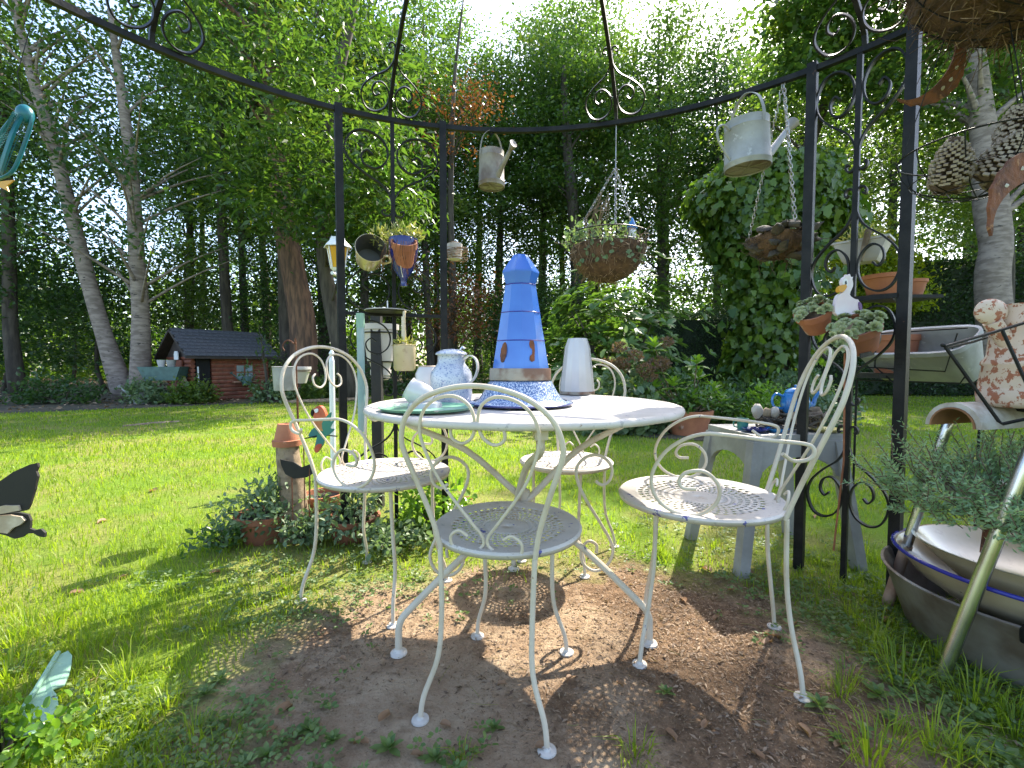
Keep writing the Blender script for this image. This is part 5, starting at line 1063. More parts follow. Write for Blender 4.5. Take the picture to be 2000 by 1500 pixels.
mb_ = MB(); mb_.prism([((x - 570) * s, (930 - y) * s + z) for x, y in ((548, 896), (556, 898), (575, 902), (590, 912), (606, 906), (612, 925), (600, 932), (575, 935), (558, 926), (550, 908))], .006); mb_.build('plate', BLACKP, t, smooth=False); MB().tube([(.0, 0, 0), (0, 0, z)], .003, 6).build('rod', RUST, t); MB().tube([(.075, 0, 0), (.085, 0, z + .04)], .004, 6).build('stake', RUST, t)
# stone near the left panel
tag(MB().ball((0, 0, 0), .11, 16, 9, (1.25, .9, .75), .06).build('field_stone', STONE, loc=G(740, 945) + Vector((0, .0, .05))), 'rounded grey field stone at the foot of the left panel', 'stone')

# ------------------------------------------------------------------ pots with plants on the left
def pot(name, label, loc, r, h, m, soil=True):
    t = thing(name, label, 'pot', loc); MB().lathe([(0, 0), (r * .7, 0), (r * .72, .004), (r * .93, h * .78), (r * 1.0, h * .80), (r * 1.02, h), (r * .92, h), (r * .86, h * .8), (0, h * .8)], 32).build('body', m, t)
    if soil: MB().lathe([(0, h * .88), (r * .5, h * .87), (r * .90, h * .85)], 24).build('soil', SOIL, t)
    return t
def pot_plant(label, loc, rad, n, leaf, m, shape, seed, name='potted_plant', **k): return bush(name, label, 'plant', loc, rad, n, leaf, m, shape, seed, **k)
g1 = G(520, 1052); pot('terracotta_pot', 'wide shallow terracotta bowl on the edge of the lawn', g1, .135, .135, TERRA_D); pot_plant('grey green bushy plant filling the shallow terracotta bowl', g1 + Vector((0, 0, .11)), (.19, .17, .19), 900, .035, L_SAGE, LEAF6, 131, stems=8, ncl=34, clr=.2, zmin=-.05)
g2 = G(690, 1050); pot('terracotta_pot', 'terracotta bowl half hidden by foliage behind the left armchair', g2, .13, .11, TERRA_D); pot_plant('sprawling green plant in the bowl behind the left armchair', g2 + Vector((0, 0, .08)), (.21, .17, .17), 800, .04, L_SAGE, LEAF6, 132, stems=8, ncl=30, clr=.22, zmin=-.06)
g3 = G(850, 1040); pot_plant('bright green leafy plant growing between the chairs', g3, (.19, .17, .24), 700, .036, L_LAUREL, LEAFR, 133, name='leafy_plant', stems=7, ncl=26, clr=.2)
g4 = G(770, 1075); pot_plant('low trailing plant at the foot of the left armchair', g4, (.16, .13, .10), 480, .03, L_SAGE, LEAFR, 134, name='trailing_plant', stems=5, ncl=20, clr=.22)
g5 = G(445, 1068); pot_plant('dark weedy growth around the shallow terracotta bowl', g5, (.15, .14, .10), 420, .035, L_DARK, LEAF6, 135, name='trailing_plant', stems=5, ncl=20, clr=.25)
t = pot('square_terracotta_pot', 'square terracotta pot behind the shallow bowl', G(612, 1040) + Vector((0, .12, 0)), .11, .17, TERRA)
g6 = G(600, 1062); pot_plant('straggly low plant in front of the square terracotta pot', g6, (.14, .1, .10), 380, .028, L_SAGE, LEAFR, 136, name='trailing_plant', stems=5, ncl=18, clr=.25)

# potted laurel beyond the table
g = G(1343, 848); s = 5.4 / FPX; pot('terracotta_pot', 'big terracotta pot with a laurel beyond the table', g, .285, .30, TERRA)
lp = thing('laurel_bush', 'young laurel with bright upright leaf whorls in the big terracotta pot', 'shrub', g + Vector((0, 0, .26))); rsl = np.random.RandomState(3)
LEAFMESH = leaves([[0, 0, 0]], [[1, 0, 0]], 1.0, LEAF6, up=[[0, 0, 1]], name='leaf'); LEAFMESH.materials.append(L_LAUREL)
TIPS = [(-.42, 0, .82), (-.40, .05, .55), (.10, 0, .62), (.14, .05, .42), (-.62, 0, .25), (-.20, -.05, .35), (.30, 0, .28), (.02, -.1, .2), (-.45, -.08, .32), (.45, .1, .15)]
st = MB()
for (x, y, z) in TIPS: st.tube([(x * .1, y * .1, 0), (x * .6, y * .6, z * .4), (x, y, z)], [.012, .006], 6, spline=3)
st.build('stems', TWIG, lp)
for (x, y, z) in TIPS:
    for ring_i, (nl, el, L) in enumerate(((7, -.05, .17), (6, .55, .16), (4, 1.05, .13))):
        for k in range(nl):
            a = 2 * PI * (k + .5 * ring_i) / nl + rsl.uniform(-.2, .2); o = link('leaf', LEAFMESH, None, lp, (x, y, z - .05 + .03 * ring_i)); d = Vector((math.cos(a) * math.cos(el), math.sin(a) * math.cos(el), math.sin(el)))
            o.rotation_euler = (rsl.uniform(-.25, .25), -el + rsl.uniform(-.15, .15), a); Ls = L * rsl.uniform(.8, 1.15); o.scale = (Ls, Ls, Ls)
pot_plant('dark low shrub in the big terracotta pot below the laurel', g + Vector((.1, -.02, .27)), (.36, .3, .30), 700, .08, L_RHOD, LEAF6, 140, name='pot_shrub', stems=6, ncl=24, clr=.2, zmin=-.02)

# ------------------------------------------------------------------ grey stool with teapot
sx = W(1505, 860, 2.02); SX, SY = sx.x, 2.02; zs_ = .86 + (711 - 838) / FPX * 2.02
st_ = thing('grey_stool', 'weathered grey four legged stool carrying the blue teapot', 'stool', (SX, SY, 0), .12); SH = zs_
MB().box((0, 0, SH - .014), (.40, .34, .028)).build('seat', GREYP, st_, smooth=False)
for (dx, dy, rot_) in ((0, -.168, 0), (0, .168, 0), (-.198, 0, PI / 2), (.198, 0, PI / 2)):
    w_ = .40 if rot_ == 0 else .34; m = MB(); O = [(-w_ / 2, 0), (w_ / 2, 0), (w_ / 2, -.15), (w_ / 2 - .03, -.15)] + [((w_ / 2 - .03) * math.cos(a * PI / 10) , -.15 + .085 * math.sin(a * PI / 10)) for a in range(1, 10)] + [(-w_ / 2 + .03, -.15), (-w_ / 2, -.15)]
    m.prism(O, .012, Matrix.Rotation(rot_, 3, 'Z'), (dx, dy, SH - .028)); m.build('apron', GREYP, st_, smooth=False)
for sgx in (-1, 1):
    for sgy in (-1, 1):
        m = MB(); a = Vector((sgx * .185, sgy * .155, SH - .03)); b = Vector((sgx * .265, sgy * .20, .0)); m.bar([a, b], (0, 1, 0), .045, .045); m.build('leg', GREYP, st_, smooth=False)
def st_at(px, py): d = W(px, py, SY); return Vector((d.x, SY, SH))
# teapot
p = st_at(1553, 800) + Vector((0, 0, .07)); tp = thing('teapot', 'blue enamel teapot standing in the bark nest on the grey stool', 'teapot', p)
MB().lathe([(0, 0), (.042, 0), (.050, .01), (.060, .045), (.052, .08), (.042, .092), (.040, .094), (0, .094)], 30).build('body', BLUE_T, tp)
ld = MB().lathe([(.043, .093), (.044, .096), (.034, .108), (.014, .116), (0, .117)], 26).build('lid', BLUE_T, tp); MB().ball((0, 0, .122), .007, 10, 8).build('knob', BLUE_T, ld)
MB().tube([(.050, 0, .035), (.078, 0, .04), (.090, 0, .07), (.108, 0, .098)], [.015, .011, .008, .006], 10, spline=4).build('spout', BLUE_T, tp); MB().tube([(-.052, 0, .075), (-.088, 0, .088), (-.105, 0, .06), (-.092, 0, .028), (-.056, 0, .022)], .0055, 8, spline=5).build('handle', BLUE_T, tp)
# bark nest with shells
p = st_at(1530, 838); nb = thing('bark_nest', 'rough nest of bark and twigs on the grey stool', 'nest', p + Vector((.02, 0, 0))); q = MB()
for i in range(150):
    a = R_.uniform(0, 6.28); r = R_.uniform(.05, .145); z = R_.uniform(.005, .075); q.tube([(r * math.cos(a), r * .75 * math.sin(a), z), (r * 1.05 * math.cos(a + .35), r * .8 * math.sin(a + .35), z + R_.uniform(-.01, .02)), (r * math.cos(a + .7), r * .75 * math.sin(a + .7), z + R_.uniform(-.012, .015))], R_.uniform(.002, .006), 5, spline=2)
q.build('twigs', BARK_D, nb, kind='stuff')
for i in range(16): a = R_.uniform(0, 6.28); o = MB().ball((0, 0, 0), .03, 8, 5, (1.2, .5, .8), .25).build('bark_piece', DRIFT, nb, loc=(.11 * math.cos(a), .085 * math.sin(a), R_.uniform(.03, .08))); o.rotation_euler = (R_.uniform(-.5, .5), 0, a)
for (px, py, sc2) in ((1472, 803, 1.0), (1506, 806, .8)):
    d = st_at(px, py); tag(MB().ball((0, 0, 0), .030 * sc2, 12, 8, (.8, .7, 1.1), .10).build('pebble', TILEM, loc=(d.x, SY - .03, W(px, py, SY - .03).z)), 'pale upright pebble on the bark nest' if sc2 == 1 else 'smaller brown pebble on the bark nest', 'stone')
for i, (px, r, m, l) in enumerate(((1452, .052, BLUE_D, 'dark blue enamel saucer at the left of the grey stool'), (1492, .046, BLUE_T, 'bright blue enamel saucer on the grey stool'), (1583, .062, SEDM2, 'yellow scalloped dish at the right of the grey stool'))):
    d = st_at(px, 840); o = thing('saucer', l, 'saucer', (d.x, SY - .10, SH + .001)); MB().lathe([(0, 0), (r * .6, 0), (r, .014), (r * 1.02, .016), (r * .95, .016), (r * .6, .005), (0, .004)], 24).build('dish', m if i < 2 else mat('yellow_glaze', (.55, .48, .12), (.6, .55, .25), 9, rough=.3), o)
d = st_at(1446, 830); o = thing('enamel_mug', 'small teal enamel mug on the left of the grey stool', 'mug', (d.x, SY - .02, SH)); MB().lathe([(0, 0), (.022, 0), (.024, .05), (.022, .05), (.02, .005), (0, .005)], 20).build('body', GREENP, o); MB().tube([(-.023, 0, .04), (-.04, 0, .035), (-.038, 0, .015), (-.023, 0, .01)], .003, 6, spline=4).build('handle', GREENP, o)

# ------------------------------------------------------------------ right panel: pots, goose, trough
def rosette(n=26, seed=1, shp=LEAFR):
    rs = np.random.RandomState(seed); P, Ax, S = [], [], []
    for i in range(n):
        a = i * 2.39996; e = .15 + 1.2 * i / n; P.append((0, 0, .02 * i / n)); Ax.append((math.cos(a) * math.cos(e), math.sin(a) * math.cos(e), math.sin(e))); S.append(1.0 - .45 * i / n)
    return leaves(P, Ax, S, shp, up=np.tile([0, 0, 1.], (n, 1)), rs=rs, name='rosette')
ROS = rosette(); ROS.materials.append(L_SEMP)
def houseleeks(name, label, loc, spots, size, tiltM):
    t = thing(name, label, 'succulent', loc); t.rotation_euler = tiltM
    for (x, y, z, s) in spots:
        o = link('rosette', ROS, None, t, (x, y, z)); o.scale = (size * s,) * 3; n = Vector((x * 6, y * 6 - .2, .6)); o.rotation_euler = n.to_track_quat('Z', 'Y').to_euler()
    return t
def tilted_pot(label, plant, px, py, Z, r, h, rot, m, seed, n=16):
    c = W(px, py, Z); t = thing('terracotta_pot', label, 'pot', c); t.rotation_euler = rot
    MB().lathe([(0, -h), (r * .66, -h), (r * .88, -h * .3), (r * .97, -h * .28), (r, 0), (r * .9, 0), (r * .84, -h * .25), (0, -h * .2)], 30).build('body', m, t); MB().lathe([(0, -.004), (r * .89, -.012)], 22).build('soil', SOIL, t)
    rn = random.Random(seed); sp = []
    for i in range(n): a = rn.uniform(0, 6.28); q = r * .95 * math.sqrt(rn.uniform(.02, 1.1)); sp.append((q * math.cos(a), q * math.sin(a), rn.uniform(-.004, .016), rn.uniform(.6, 1.15)))
    houseleeks('houseleek', plant, c, sp, .024, rot); return t, c
tilted_pot('terracotta pot tipped outwards at the left of the iron panel', 'pale houseleeks crowding the left tipped pot', 1586, 606, 1.72, .064, .09, (.38, -.6, 0), TERRA, 1, 24)
tp_, c = tilted_pot('darker terracotta pot tipped forward on an iron holder below the goose', 'green houseleeks spilling from the pot below the goose', 1672, 634, 1.58, .074, .102, (.36, -.55, 0), TERRA_D, 2, 34)
h_ = thing('trailing_houseleek', 'string of small houseleeks hanging below the tipped pot', 'succulent', c + Vector((-.055, -.06, -.03)))
for (px, py, s) in ((1648, 668, 1.0), (1641, 676, 1.3), (1625, 655, .8), (1618, 690, 1.0), (1655, 652, .9), (1628, 670, .8)):
    q = W(px, py, 1.50) - h_.location; o = link('rosette', ROS, None, h_, q); o.scale = (.020 * s,) * 3; o.rotation_euler = Vector((0, -1, .25)).to_track_quat('Z', 'Y').to_euler()
q = MB(); 
for (px, py) in ((1648, 668), (1641, 676), (1618, 690), (1628, 670)): q.tube([(0, 0, .03), (W(px, py, 1.505) - h_.location) * .5 + Vector((0, 0, .02)), W(px, py, 1.505) - h_.location], .0016, 5, spline=3)
q.build('runner', TWIG, h_)
q = MB(); hc = W(1690, 655, 1.62); pr = ring_pt(A[1690]); q.bar([(pr.x, pr.y, hc.z - .02), hc + Vector((.03, .02, -.05)), hc + Vector((.0, -.04, -.062)), hc + Vector((-.07, -.07, -.075))], (0, 0, 1), .016, .004, spline=5); tag(q.build('pot_holder', IRON), 'flat iron holder under the tipped pot below the goose', 'holder')
q = MB(); q.tube([W(1628, 1075, 1.66), W(1648, 900, 1.66), W(1650, 690, 1.66)], .0035, 6); tag(q.build('rusty_rod', ROPE), 'thin rusty rod standing in front of the right panel', 'rod')
# white goose figure
c = W(1645, 600, 1.66); t = thing('goose_figure', 'flat white wooden goose with orange beak above the houseleek pots', 'ornament', c); s = 1.66 / FPX; Mz = Matrix.Rotation(.12, 3, 'Z')
def gp(name, pts, m, y, th): 
    mb_ = MB(); mb_.prism([(v.x, v.y) for v in catmull([Vector(((a - 1645) * s, (600 - b) * s, 0)) for a, b in pts], 3, True)], th, Mz, (0, y, 0)); return mb_.build(name, m, t, smooth=False)
gp('body', [(1640, 552), (1646, 542), (1656, 540), (1662, 548), (1663, 560), (1657, 576), (1668, 584), (1676, 586), (1681, 598), (1676, 606), (1660, 616), (1640, 618), (1628, 612), (1627, 596), (1632, 578), (1644, 570)], PINK, 0, .014)
gp('beak', [(1644, 557), (1634, 562), (1633, 571), (1641, 571), (1648, 562)], YELLOW, -.003, .018); gp('crest', [(1652, 545), (1650, 537), (1655, 541), (1658, 536), (1661, 543), (1665, 541), (1661, 550)], PINK, .003, .010)
gp('eye', [(1645, 552), (1648, 550), (1649, 556), (1646, 558)], EYE, -.008, .004); gp('face', [(1641, 552), (1647, 546), (1652, 552), (1650, 560), (1643, 559)], WHITEP, -.005, .008); gp('wing_edge', [(1676, 590), (1682, 596), (1682, 607), (1677, 603)], PURPLE, -.002, .018)
MB().tube([(0, .01, -.03), (0.01, .02, -.16)], .004, 6).build('stake', TWIG, t)
# trough with dry plants high on the panel
c = W(1684, 492, 1.83); t = thing('window_box', 'small pale zinc planter box hanging high on the right panel', 'planter', c, -.85); 
m = MB(); pr_ = [(.052, .034, -.045), (.058, .04, -.035), (.085, .055, .032), (.094, .06, .034), (.094, .06, .042)]
for (a, b_, z) in pr_: m.v += [Vector((x * a, y * b_, z)) for x, y in ((-1, -1), (1, -1), (1, 1), (-1, 1))]
for i in range(len(pr_) - 1):
    for k in range(4): m.f.append((i * 4 + k, i * 4 + (k + 1) % 4, (i + 1) * 4 + (k + 1) % 4, (i + 1) * 4 + k))
m.f.append((3, 2, 1, 0)); m.build('box', GREYPOT, t, smooth=False); MB().box((0, 0, .035), (.175, .108, .008)).build('soil', SOIL, t, smooth=False)
MB().tube([(.01, -.075, -.05), (.03, -.06, .07)], [.008, .012], 8).build('cork_stick', DRIFT, t)
tag(succulents('dry_stonecrop', '', c + Vector((0, 0, .058)), 180, (.075, .075, .035), .028, SEDM2, 14), 'dry brownish stonecrop growing in the small zinc planter box', 'succulent')
# stacked terracotta pots behind the panel on a board
c = W(1722, 578, 2.02); sh = thing('plant_shelf', 'dark narrow shelf behind the right panel carrying terracotta pots', 'shelf', (c.x + .05, c.y, 0)); MB().box((0, 0, c.z - .012), (.30, .16, .014)).build('board', IRON, sh, smooth=False)
MB().bar([(-.12, -.14, c.z - .024), (.1, .08, c.z - .024)], (0, 0, 1), .02, .006).build('bracket', IRON, sh, smooth=False)
o = pot('terracotta_pot', 'terracotta pot with thick rim on the dark narrow shelf', (c.x - .005, c.y - .02, c.z - .002), .085, .088, TERRA); o = pot('terracotta_pot', 'smaller terracotta pot beside the iron post on the shelf', (c.x + .125, c.y, c.z - .002), .06, .07, TERRA)
c2 = W(1745, 690, 2.3); tag(MB().lathe([(0, -.10), (.075, -.10), (.10, .06), (.107, .062), (.11, .09), (.10, .09), (0, .06)], 26).build('terracotta_pot', TERRA, loc=(c2.x, c2.y, c2.z)), 'large terracotta pot on the trellis ledge below the shelf', 'pot')
tag(MB().box((0, 0, 0), (.30, .2, .025)).build('ledge_board', BLACKW, loc=(c2.x, c2.y, c2.z - .113), smooth=False), 'dark ledge board under the large terracotta pot', 'board')
for dx in (-.12, .12): pass
# zinc trough in a wire rack
Z = 2.05; a = W(1700, 700, Z + .35); b = W(1918, 700, Z - .1); t = thing('zinc_trough', 'long weathered zinc trough held in a black wire rack', 'trough', (a + b) / 2, math.atan2(b.y - a.y, b.x - a.x)); L = (b - a).length / 2; hh = .105
m = MB(); pr_ = [(L * .84, .055, -hh), (L * .88, .065, -hh + .015), (L, .105, hh * .80), (L * 1.02, .115, hh * .80), (L * 1.02, .115, hh), (L * .99, .10, hh), (L * .86, .06, -hh + .03), (L * .5, .02, -hh + .028)]
for (p_, q_, z) in pr_:
    for k in range(24): th = 2 * PI * k / 24; e = .45; m.v.append(Vector((p_ * math.copysign(abs(math.cos(th)) ** e, math.cos(th)), q_ * math.copysign(abs(math.sin(th)) ** e, math.sin(th)), z)))
for i in range(len(pr_) - 1):
    for k in range(24): m.f.append((i * 24 + k, i * 24 + (k + 1) % 24, (i + 1) * 24 + (k + 1) % 24, (i + 1) * 24 + k))
m.f.append(tuple(range(23, -1, -1))); m.f.append(tuple((len(pr_) - 1) * 24 + k for k in range(24))); m.build('tub', ZINC, t, sharp=40); t.rotation_euler.x = .62
rk = thing('wire_rack', 'black wire rack holding the long zinc trough', 'rack', t.location, t.rotation_euler.z); q = MB()
for y in (-.118, .118): q.tube([(-L * 1.05, y, hh + .02), (L * 1.05, y, hh + .02)], .0035, 6); q.tube([(-L, y * .75, -hh - .006), (L * .9, y * .75, -hh - .006), (L, y * .8, -hh + .03)], .0035, 6); q.tube([(-L * 1.02, y, -.04), (L * .72, y * .95, -.06), (L * .9, y, hh)], .003, 6)
q.tube([(-.12, -.122, .22), (-.12, -.125, -.04), (.0, -.13, -.14), (.06, -.15, -.17), (.07, -.16, -.16)], .0042, 6); q.tube([(-L, -.09, -hh - .006), (-L, -.09, -t.location.z)], .006, 6); q.tube([(L * .8, .09, -hh - .006), (L * .8, .09, -t.location.z)], .006, 6); q.build('rods', IRON, rk)

# ------------------------------------------------------------------ tubular stool, ridge tile, mottled pot at the right edge
F1 = Vector((1.165, 1.19, 0)); F2 = Vector((1.335, 1.57, 0)); T1 = Vector((1.30, 1.12, .64)); T2 = Vector((1.45, 1.50, .635))
ts = thing('tubular_stool', 'tarnished chrome tube stool with splayed legs at the garden edge', 'stool', (F1 + F2) / 2); O = (F1 + F2) / 2
MB().tube([F1 - O, F1.lerp(T1, .5) - O, T1 - O, T1 + Vector((.03, .0, .045)) - O, T1 + Vector((.08, .01, .062)) - O, T1 + Vector((.30, .03, .062)) - O], .0165, 12, spline=4).build('leg', CHROME, ts)
MB().tube([F2.lerp(T2, .33) - O, T2 - O, T2 + Vector((.02, 0, .035)) - O, T2 + Vector((.06, .0, .052)) - O, T2 + Vector((.30, -.02, .052)) - O], .0155, 12, spline=4).build('leg', CHROME, ts); MB().tube([F2 - O, F2.lerp(T2, .36) - O], .0175, 12).build('leg_socket', RUSTLEG, ts)
MB().tube([Vector((1.75, 1.2, 0)) - O, T1 + Vector((.30, .03, .062)) - O], .0155, 10).build('leg', CHROME, ts); MB().tube([Vector((1.92, 1.56, 0)) - O, T2 + Vector((.30, -.02, .052)) - O], .0155, 10).build('leg', CHROME, ts)
# ridge tile lying on the frame
rt = thing('ridge_tile', 'half round clay ridge tile with lichen lying on the tube stool', 'tile', (1.52, 1.40, .672), math.radians(16)); m = MB(); m2 = MB()
def arc(r, n=12): return [(r * math.cos(PI * i / n), r * math.sin(PI * i / n)) for i in range(n + 1)]
o_ = [(x, z - .0) for x, z in arc(.072)] + [(x, z) for x, z in reversed(arc(.058))]
def half_tile(mb_, ro, ri, L):
    n = 12; b0 = len(mb_.v)
    for y in (-L / 2, L / 2):
        for r in (ro, ri):
            for i in range(n + 1): a = PI * i / n; mb_.v.append(Vector((y, r * math.cos(a), r * math.sin(a) * 1.05)))
    k = n + 1
    for i in range(n): mb_.f += [(b0 + i, b0 + i + 1, b0 + 2 * k + i + 1, b0 + 2 * k + i), (b0 + k + i + 1, b0 + k + i, b0 + 3 * k + i, b0 + 3 * k + i + 1), (b0 + i + 1, b0 + i, b0 + k + i, b0 + k + i + 1), (b0 + 2 * k + i, b0 + 2 * k + i + 1, b0 + 3 * k + i + 1, b0 + 3 * k + i)]
half_tile(m, .070, .0565, .42); m.build('shell', TILEM, rt, sharp=40); half_tile(m2, .0563, .052, .43); m2.build('clay_inside', TILEU, rt, sharp=40)
# mottled pot standing behind
c = W(1990, 795, 1.32); mp = thing('mottled_urn', 'tall limewashed terracotta urn with flaking mottled surface at the right edge', 'urn', c + Vector((.045, 0, .0)))
MB().lathe([(0, 0), (.108, 0), (.122, .012), (.124, .05), (.119, .054), (.120, .062), (.112, .12), (.116, .124), (.115, .132), (.104, .15), (.098, .235), (.102, .24), (.103, .25), (.096, .285), (.098, .30), (.092, .30), (.085, .25), (0, .1)], 40).build('body', MOTTLE, mp, sharp=60)
m = MB(); m.tube([(-.085, .0, .19), (-.118, 0, .225), (-.135, .0, .25)], [.024, .022, .022], 12, spline=3); m.ball((-.14, 0, .278), .040, 18, 12, (1.2, .45, .95)); m.build('knob_handle', MOTTLE, mp)
# black wire holder of the urn
q = MB(); K = lambda px, py, Z: W(px, py, Z)
q.tube([K(1846, 676, 1.24), K(1920, 655, 1.24), K(2010, 628, 1.22)], .0042, 6); q.tube([K(1846, 680, 1.24), K(1900, 668, 1.32), K(1930, 658, 1.42)], .0036, 6); q.tube([K(1846, 677, 1.24), K(1950, 822, 1.22), K(1958, 828, 1.21), K(2020, 815, 1.18)], .0048, 6); q.tube([K(1958, 646, 1.23), K(2010, 760, 1.2)], .0042, 6); q.ball(K(1842, 674, 1.24), .006, 8, 6)
tag(q.build('urn_holder', IRON), 'bent black iron rods framing the mottled urn', 'holder')
tag(MB().box((0, 0, 0), (.34, .22, .018)).build('dark_board', BLACKW, loc=(1.68, 1.30, .728), smooth=False), 'dark board under the mottled urn on the tube stool', 'board')

# ------------------------------------------------------------------ tub, bowls, sedum under the stool
TB = Vector((1.56, 1.32, 0)); t = thing('zinc_tub', 'big old zinc tub with wire handles standing on the ground', 'tub', TB)
MB().lathe([(0, .0), (.27, 0), (.285, .01), (.345, .185), (.352, .19), (.355, .197), (.347, .2), (.338, .19), (.28, .02), (0, .02)], 56).build('body', ZINC_R, t, sharp=50)
a = math.radians(232)
for a in (math.radians(228), math.radians(48)):
    d = Vector((math.cos(a), math.sin(a), 0)); s2 = Vector((-d.y, d.x, 0)); MB().tube([d * .352 + s2 * -.06 + Vector((0, 0, .165)), d * .368 + s2 * -.058 + Vector((0, 0, .215)), d * .37 + Vector((0, 0, .222)), d * .368 + s2 * .058 + Vector((0, 0, .215)), d * .352 + s2 * .06 + Vector((0, 0, .165))], .006, 8, spline=3).build('wire_handle', IRON, t)
t = thing('rimmed_basin', 'cream enamel basin with dark blue rim resting in the zinc tub', 'basin', TB + Vector((.0, .0, .12))); t.rotation_euler = (.0, .04, 0)
MB().lathe([(0, 0), (.17, 0), (.2, .01), (.27, .06), (.325, .125), (.33, .13), (.318, .128), (.26, .065), (.19, .02), (0, .012)], 56).build('bowl', CREAM, t); MB().tube([(.3275 * math.cos(a * PI / 32), .3275 * math.sin(a * PI / 32), .1295) for a in range(64)], .0062, 8, closed=True).build('rim', RIMBLUE, t)
t = thing('cream_bowl', 'plain cream enamel bowl stacked in the blue rimmed basin', 'bowl', TB + Vector((.035, .0, .165))); t.rotation_euler = (-.03, .05, 0)
MB().lathe([(0, 0), (.15, 0), (.2, .02), (.27, .085), (.3, .115), (.305, .118), (.296, .118), (.255, .08), (.18, .03), (0, .015)], 56).build('bowl', CREAM, t)
t = thing('zinc_pan', 'shallow grey zinc pan holding the spruce green sedum', 'pan', TB + Vector((.05, .0, .385))); t.rotation_euler = (.06, .12, 0)
MB().lathe([(0, .0), (.14, .0), (.2, .012), (.25, .04), (.275, .062), (.28, .066), (.272, .066), (.2, .025), (0, .015)], 52).build('pan', ZINC, t); MB().tube([(.2, 0, 0), (.19, .02, -.1)], .02, 8).build('prop', RUST, t)
for k in range(3): a = 2.2 + k * 2.09; MB().tube([(.13 * math.cos(a), .13 * math.sin(a), .005), (.12 * math.cos(a), .12 * math.sin(a), -.15)], .012, 8).build('prop', RUST, t)
# sedum: many short needle-leaved shoots
sd = thing('sedum', 'dense spruce leaved sedum overflowing the zinc pan', 'succulent', TB + Vector((.02, -.05, .445))); rs = np.random.RandomState(77); P, Ax, Sz = [], [], []; stq = MB()
for i in range(520):
    b = np.array([rs.uniform(-.36, .30), rs.uniform(-.26, .26), rs.uniform(-.06, .05)]); out = np.array([b[0] * 1.2, b[1] * .8, .55 + rs.uniform(-.15, .35)]) ; out = out / np.linalg.norm(out); L = rs.uniform(.08, .21) * (1 if b[0] > -.3 else .75); bend = rs.normal(size=3) * .02
    if b[0] < -.22: out[2] -= .35
    for j in range(26):
        s_ = .25 + .75 * j / 26; p = b + out * L * s_ + bend * s_ * s_; a = j * 2.4; u_ = np.cross(out, [.3, .5, .8]); u_ /= np.linalg.norm(u_); v_ = np.cross(out, u_); P.append(p); Ax.append(u_ * math.cos(a) + v_ * math.sin(a) + out * (.35 + .6 * s_)); Sz.append(.023 * (1.1 - .45 * s_))
    stq.tube([b, b + out * L * .6, b + out * L * .9 + bend], .0016, 4)
stq.build('stems', TWIG, sd, kind='stuff'); link('needles', leaves(P, Ax, Sz, LEAFL, rs=rs), L_SEDUM, sd, kind='stuff')
MB().ball((0, 0, 0), .30, 20, 10, (1.0, .8, .22), .1).build('moss_cushion', MOSS, sd, loc=(.08, 0, -.02), sharp=0)
n = 60; x = rs.uniform(-.36, -.28, n); pp = np.stack([x, rs.uniform(-.25, .2, n), rs.uniform(-.06, .0, n)], 1); link('hanging_needles', leaves(pp, rs.normal(size=(n, 3)) + np.array([-.4, 0, -.3]), .017, LEAFL, rs=rs), L_SEDUM, sd, kind='stuff')

# ------------------------------------------------------------------ near left edge ornaments
t = thing('mesh_feeder', 'teal rimmed leaf shaped wire mesh feeder hanging at the left', 'feeder', W(15, 285, 1.05)); s = 1.05 / FPX
def q2(px, py, dy=0): return Vector(((px - 15) * s, dy, (285 - py) * s))
fr = [q2(60, 222), q2(52, 214), q2(38, 222), q2(5, 258), q2(-25, 300), q2(-20, 345), q2(12, 340), q2(30, 320), q2(50, 275), q2(62, 240)]
MB().tube(fr, .0038, 8, closed=True, spline=4).build('rim', TEAL, t); MB().ball(q2(51, 226), .019, 14, 10, (.9, .8, 1.1)).build('cap', TEAL, t); MB().bar([q2(54, 235, -.012), q2(44, 270, -.02), q2(28, 310, -.02), q2(8, 342, -.012)], (0, 1, 0), .006, .0075, spline=4).build('spine', TEAL, t)
q = MB()
for i in range(26):
    f_ = i / 25; a = q2(50 - 62 * f_, 232 + 70 * f_); b = q2(57 - 42 * f_, 236 + 100 * f_); q.tube([a, (a + b) / 2 + Vector((0, -.028, 0)), b], .0006, 4, spline=2)
for i in range(7):
    f_ = (i + .5) / 7; q.tube([q2(50 - 62 * g_, 232 + 70 * g_).lerp(q2(57 - 42 * g_, 236 + 100 * g_), f_) + Vector((0, -.028 * math.sin(PI * f_), 0)) for g_ in (0, .25, .5, .75, 1)], .0009, 4)
q.build('mesh', TEAL, t); MB().tube([q2(48, 212), q2(40, 150), q2(38, 0, .05), q2(38, -320, .1)], .001, 4).build('hanging_wire', IRON, t); MB().prism([(-.025, 0), (.03, .006), (.012, -.008), (.016, -.02), (-.004, -.01), (-.025, -.018)], .003, None, q2(0, 354)).build('orange_tail', YELLOW, t, smooth=False)
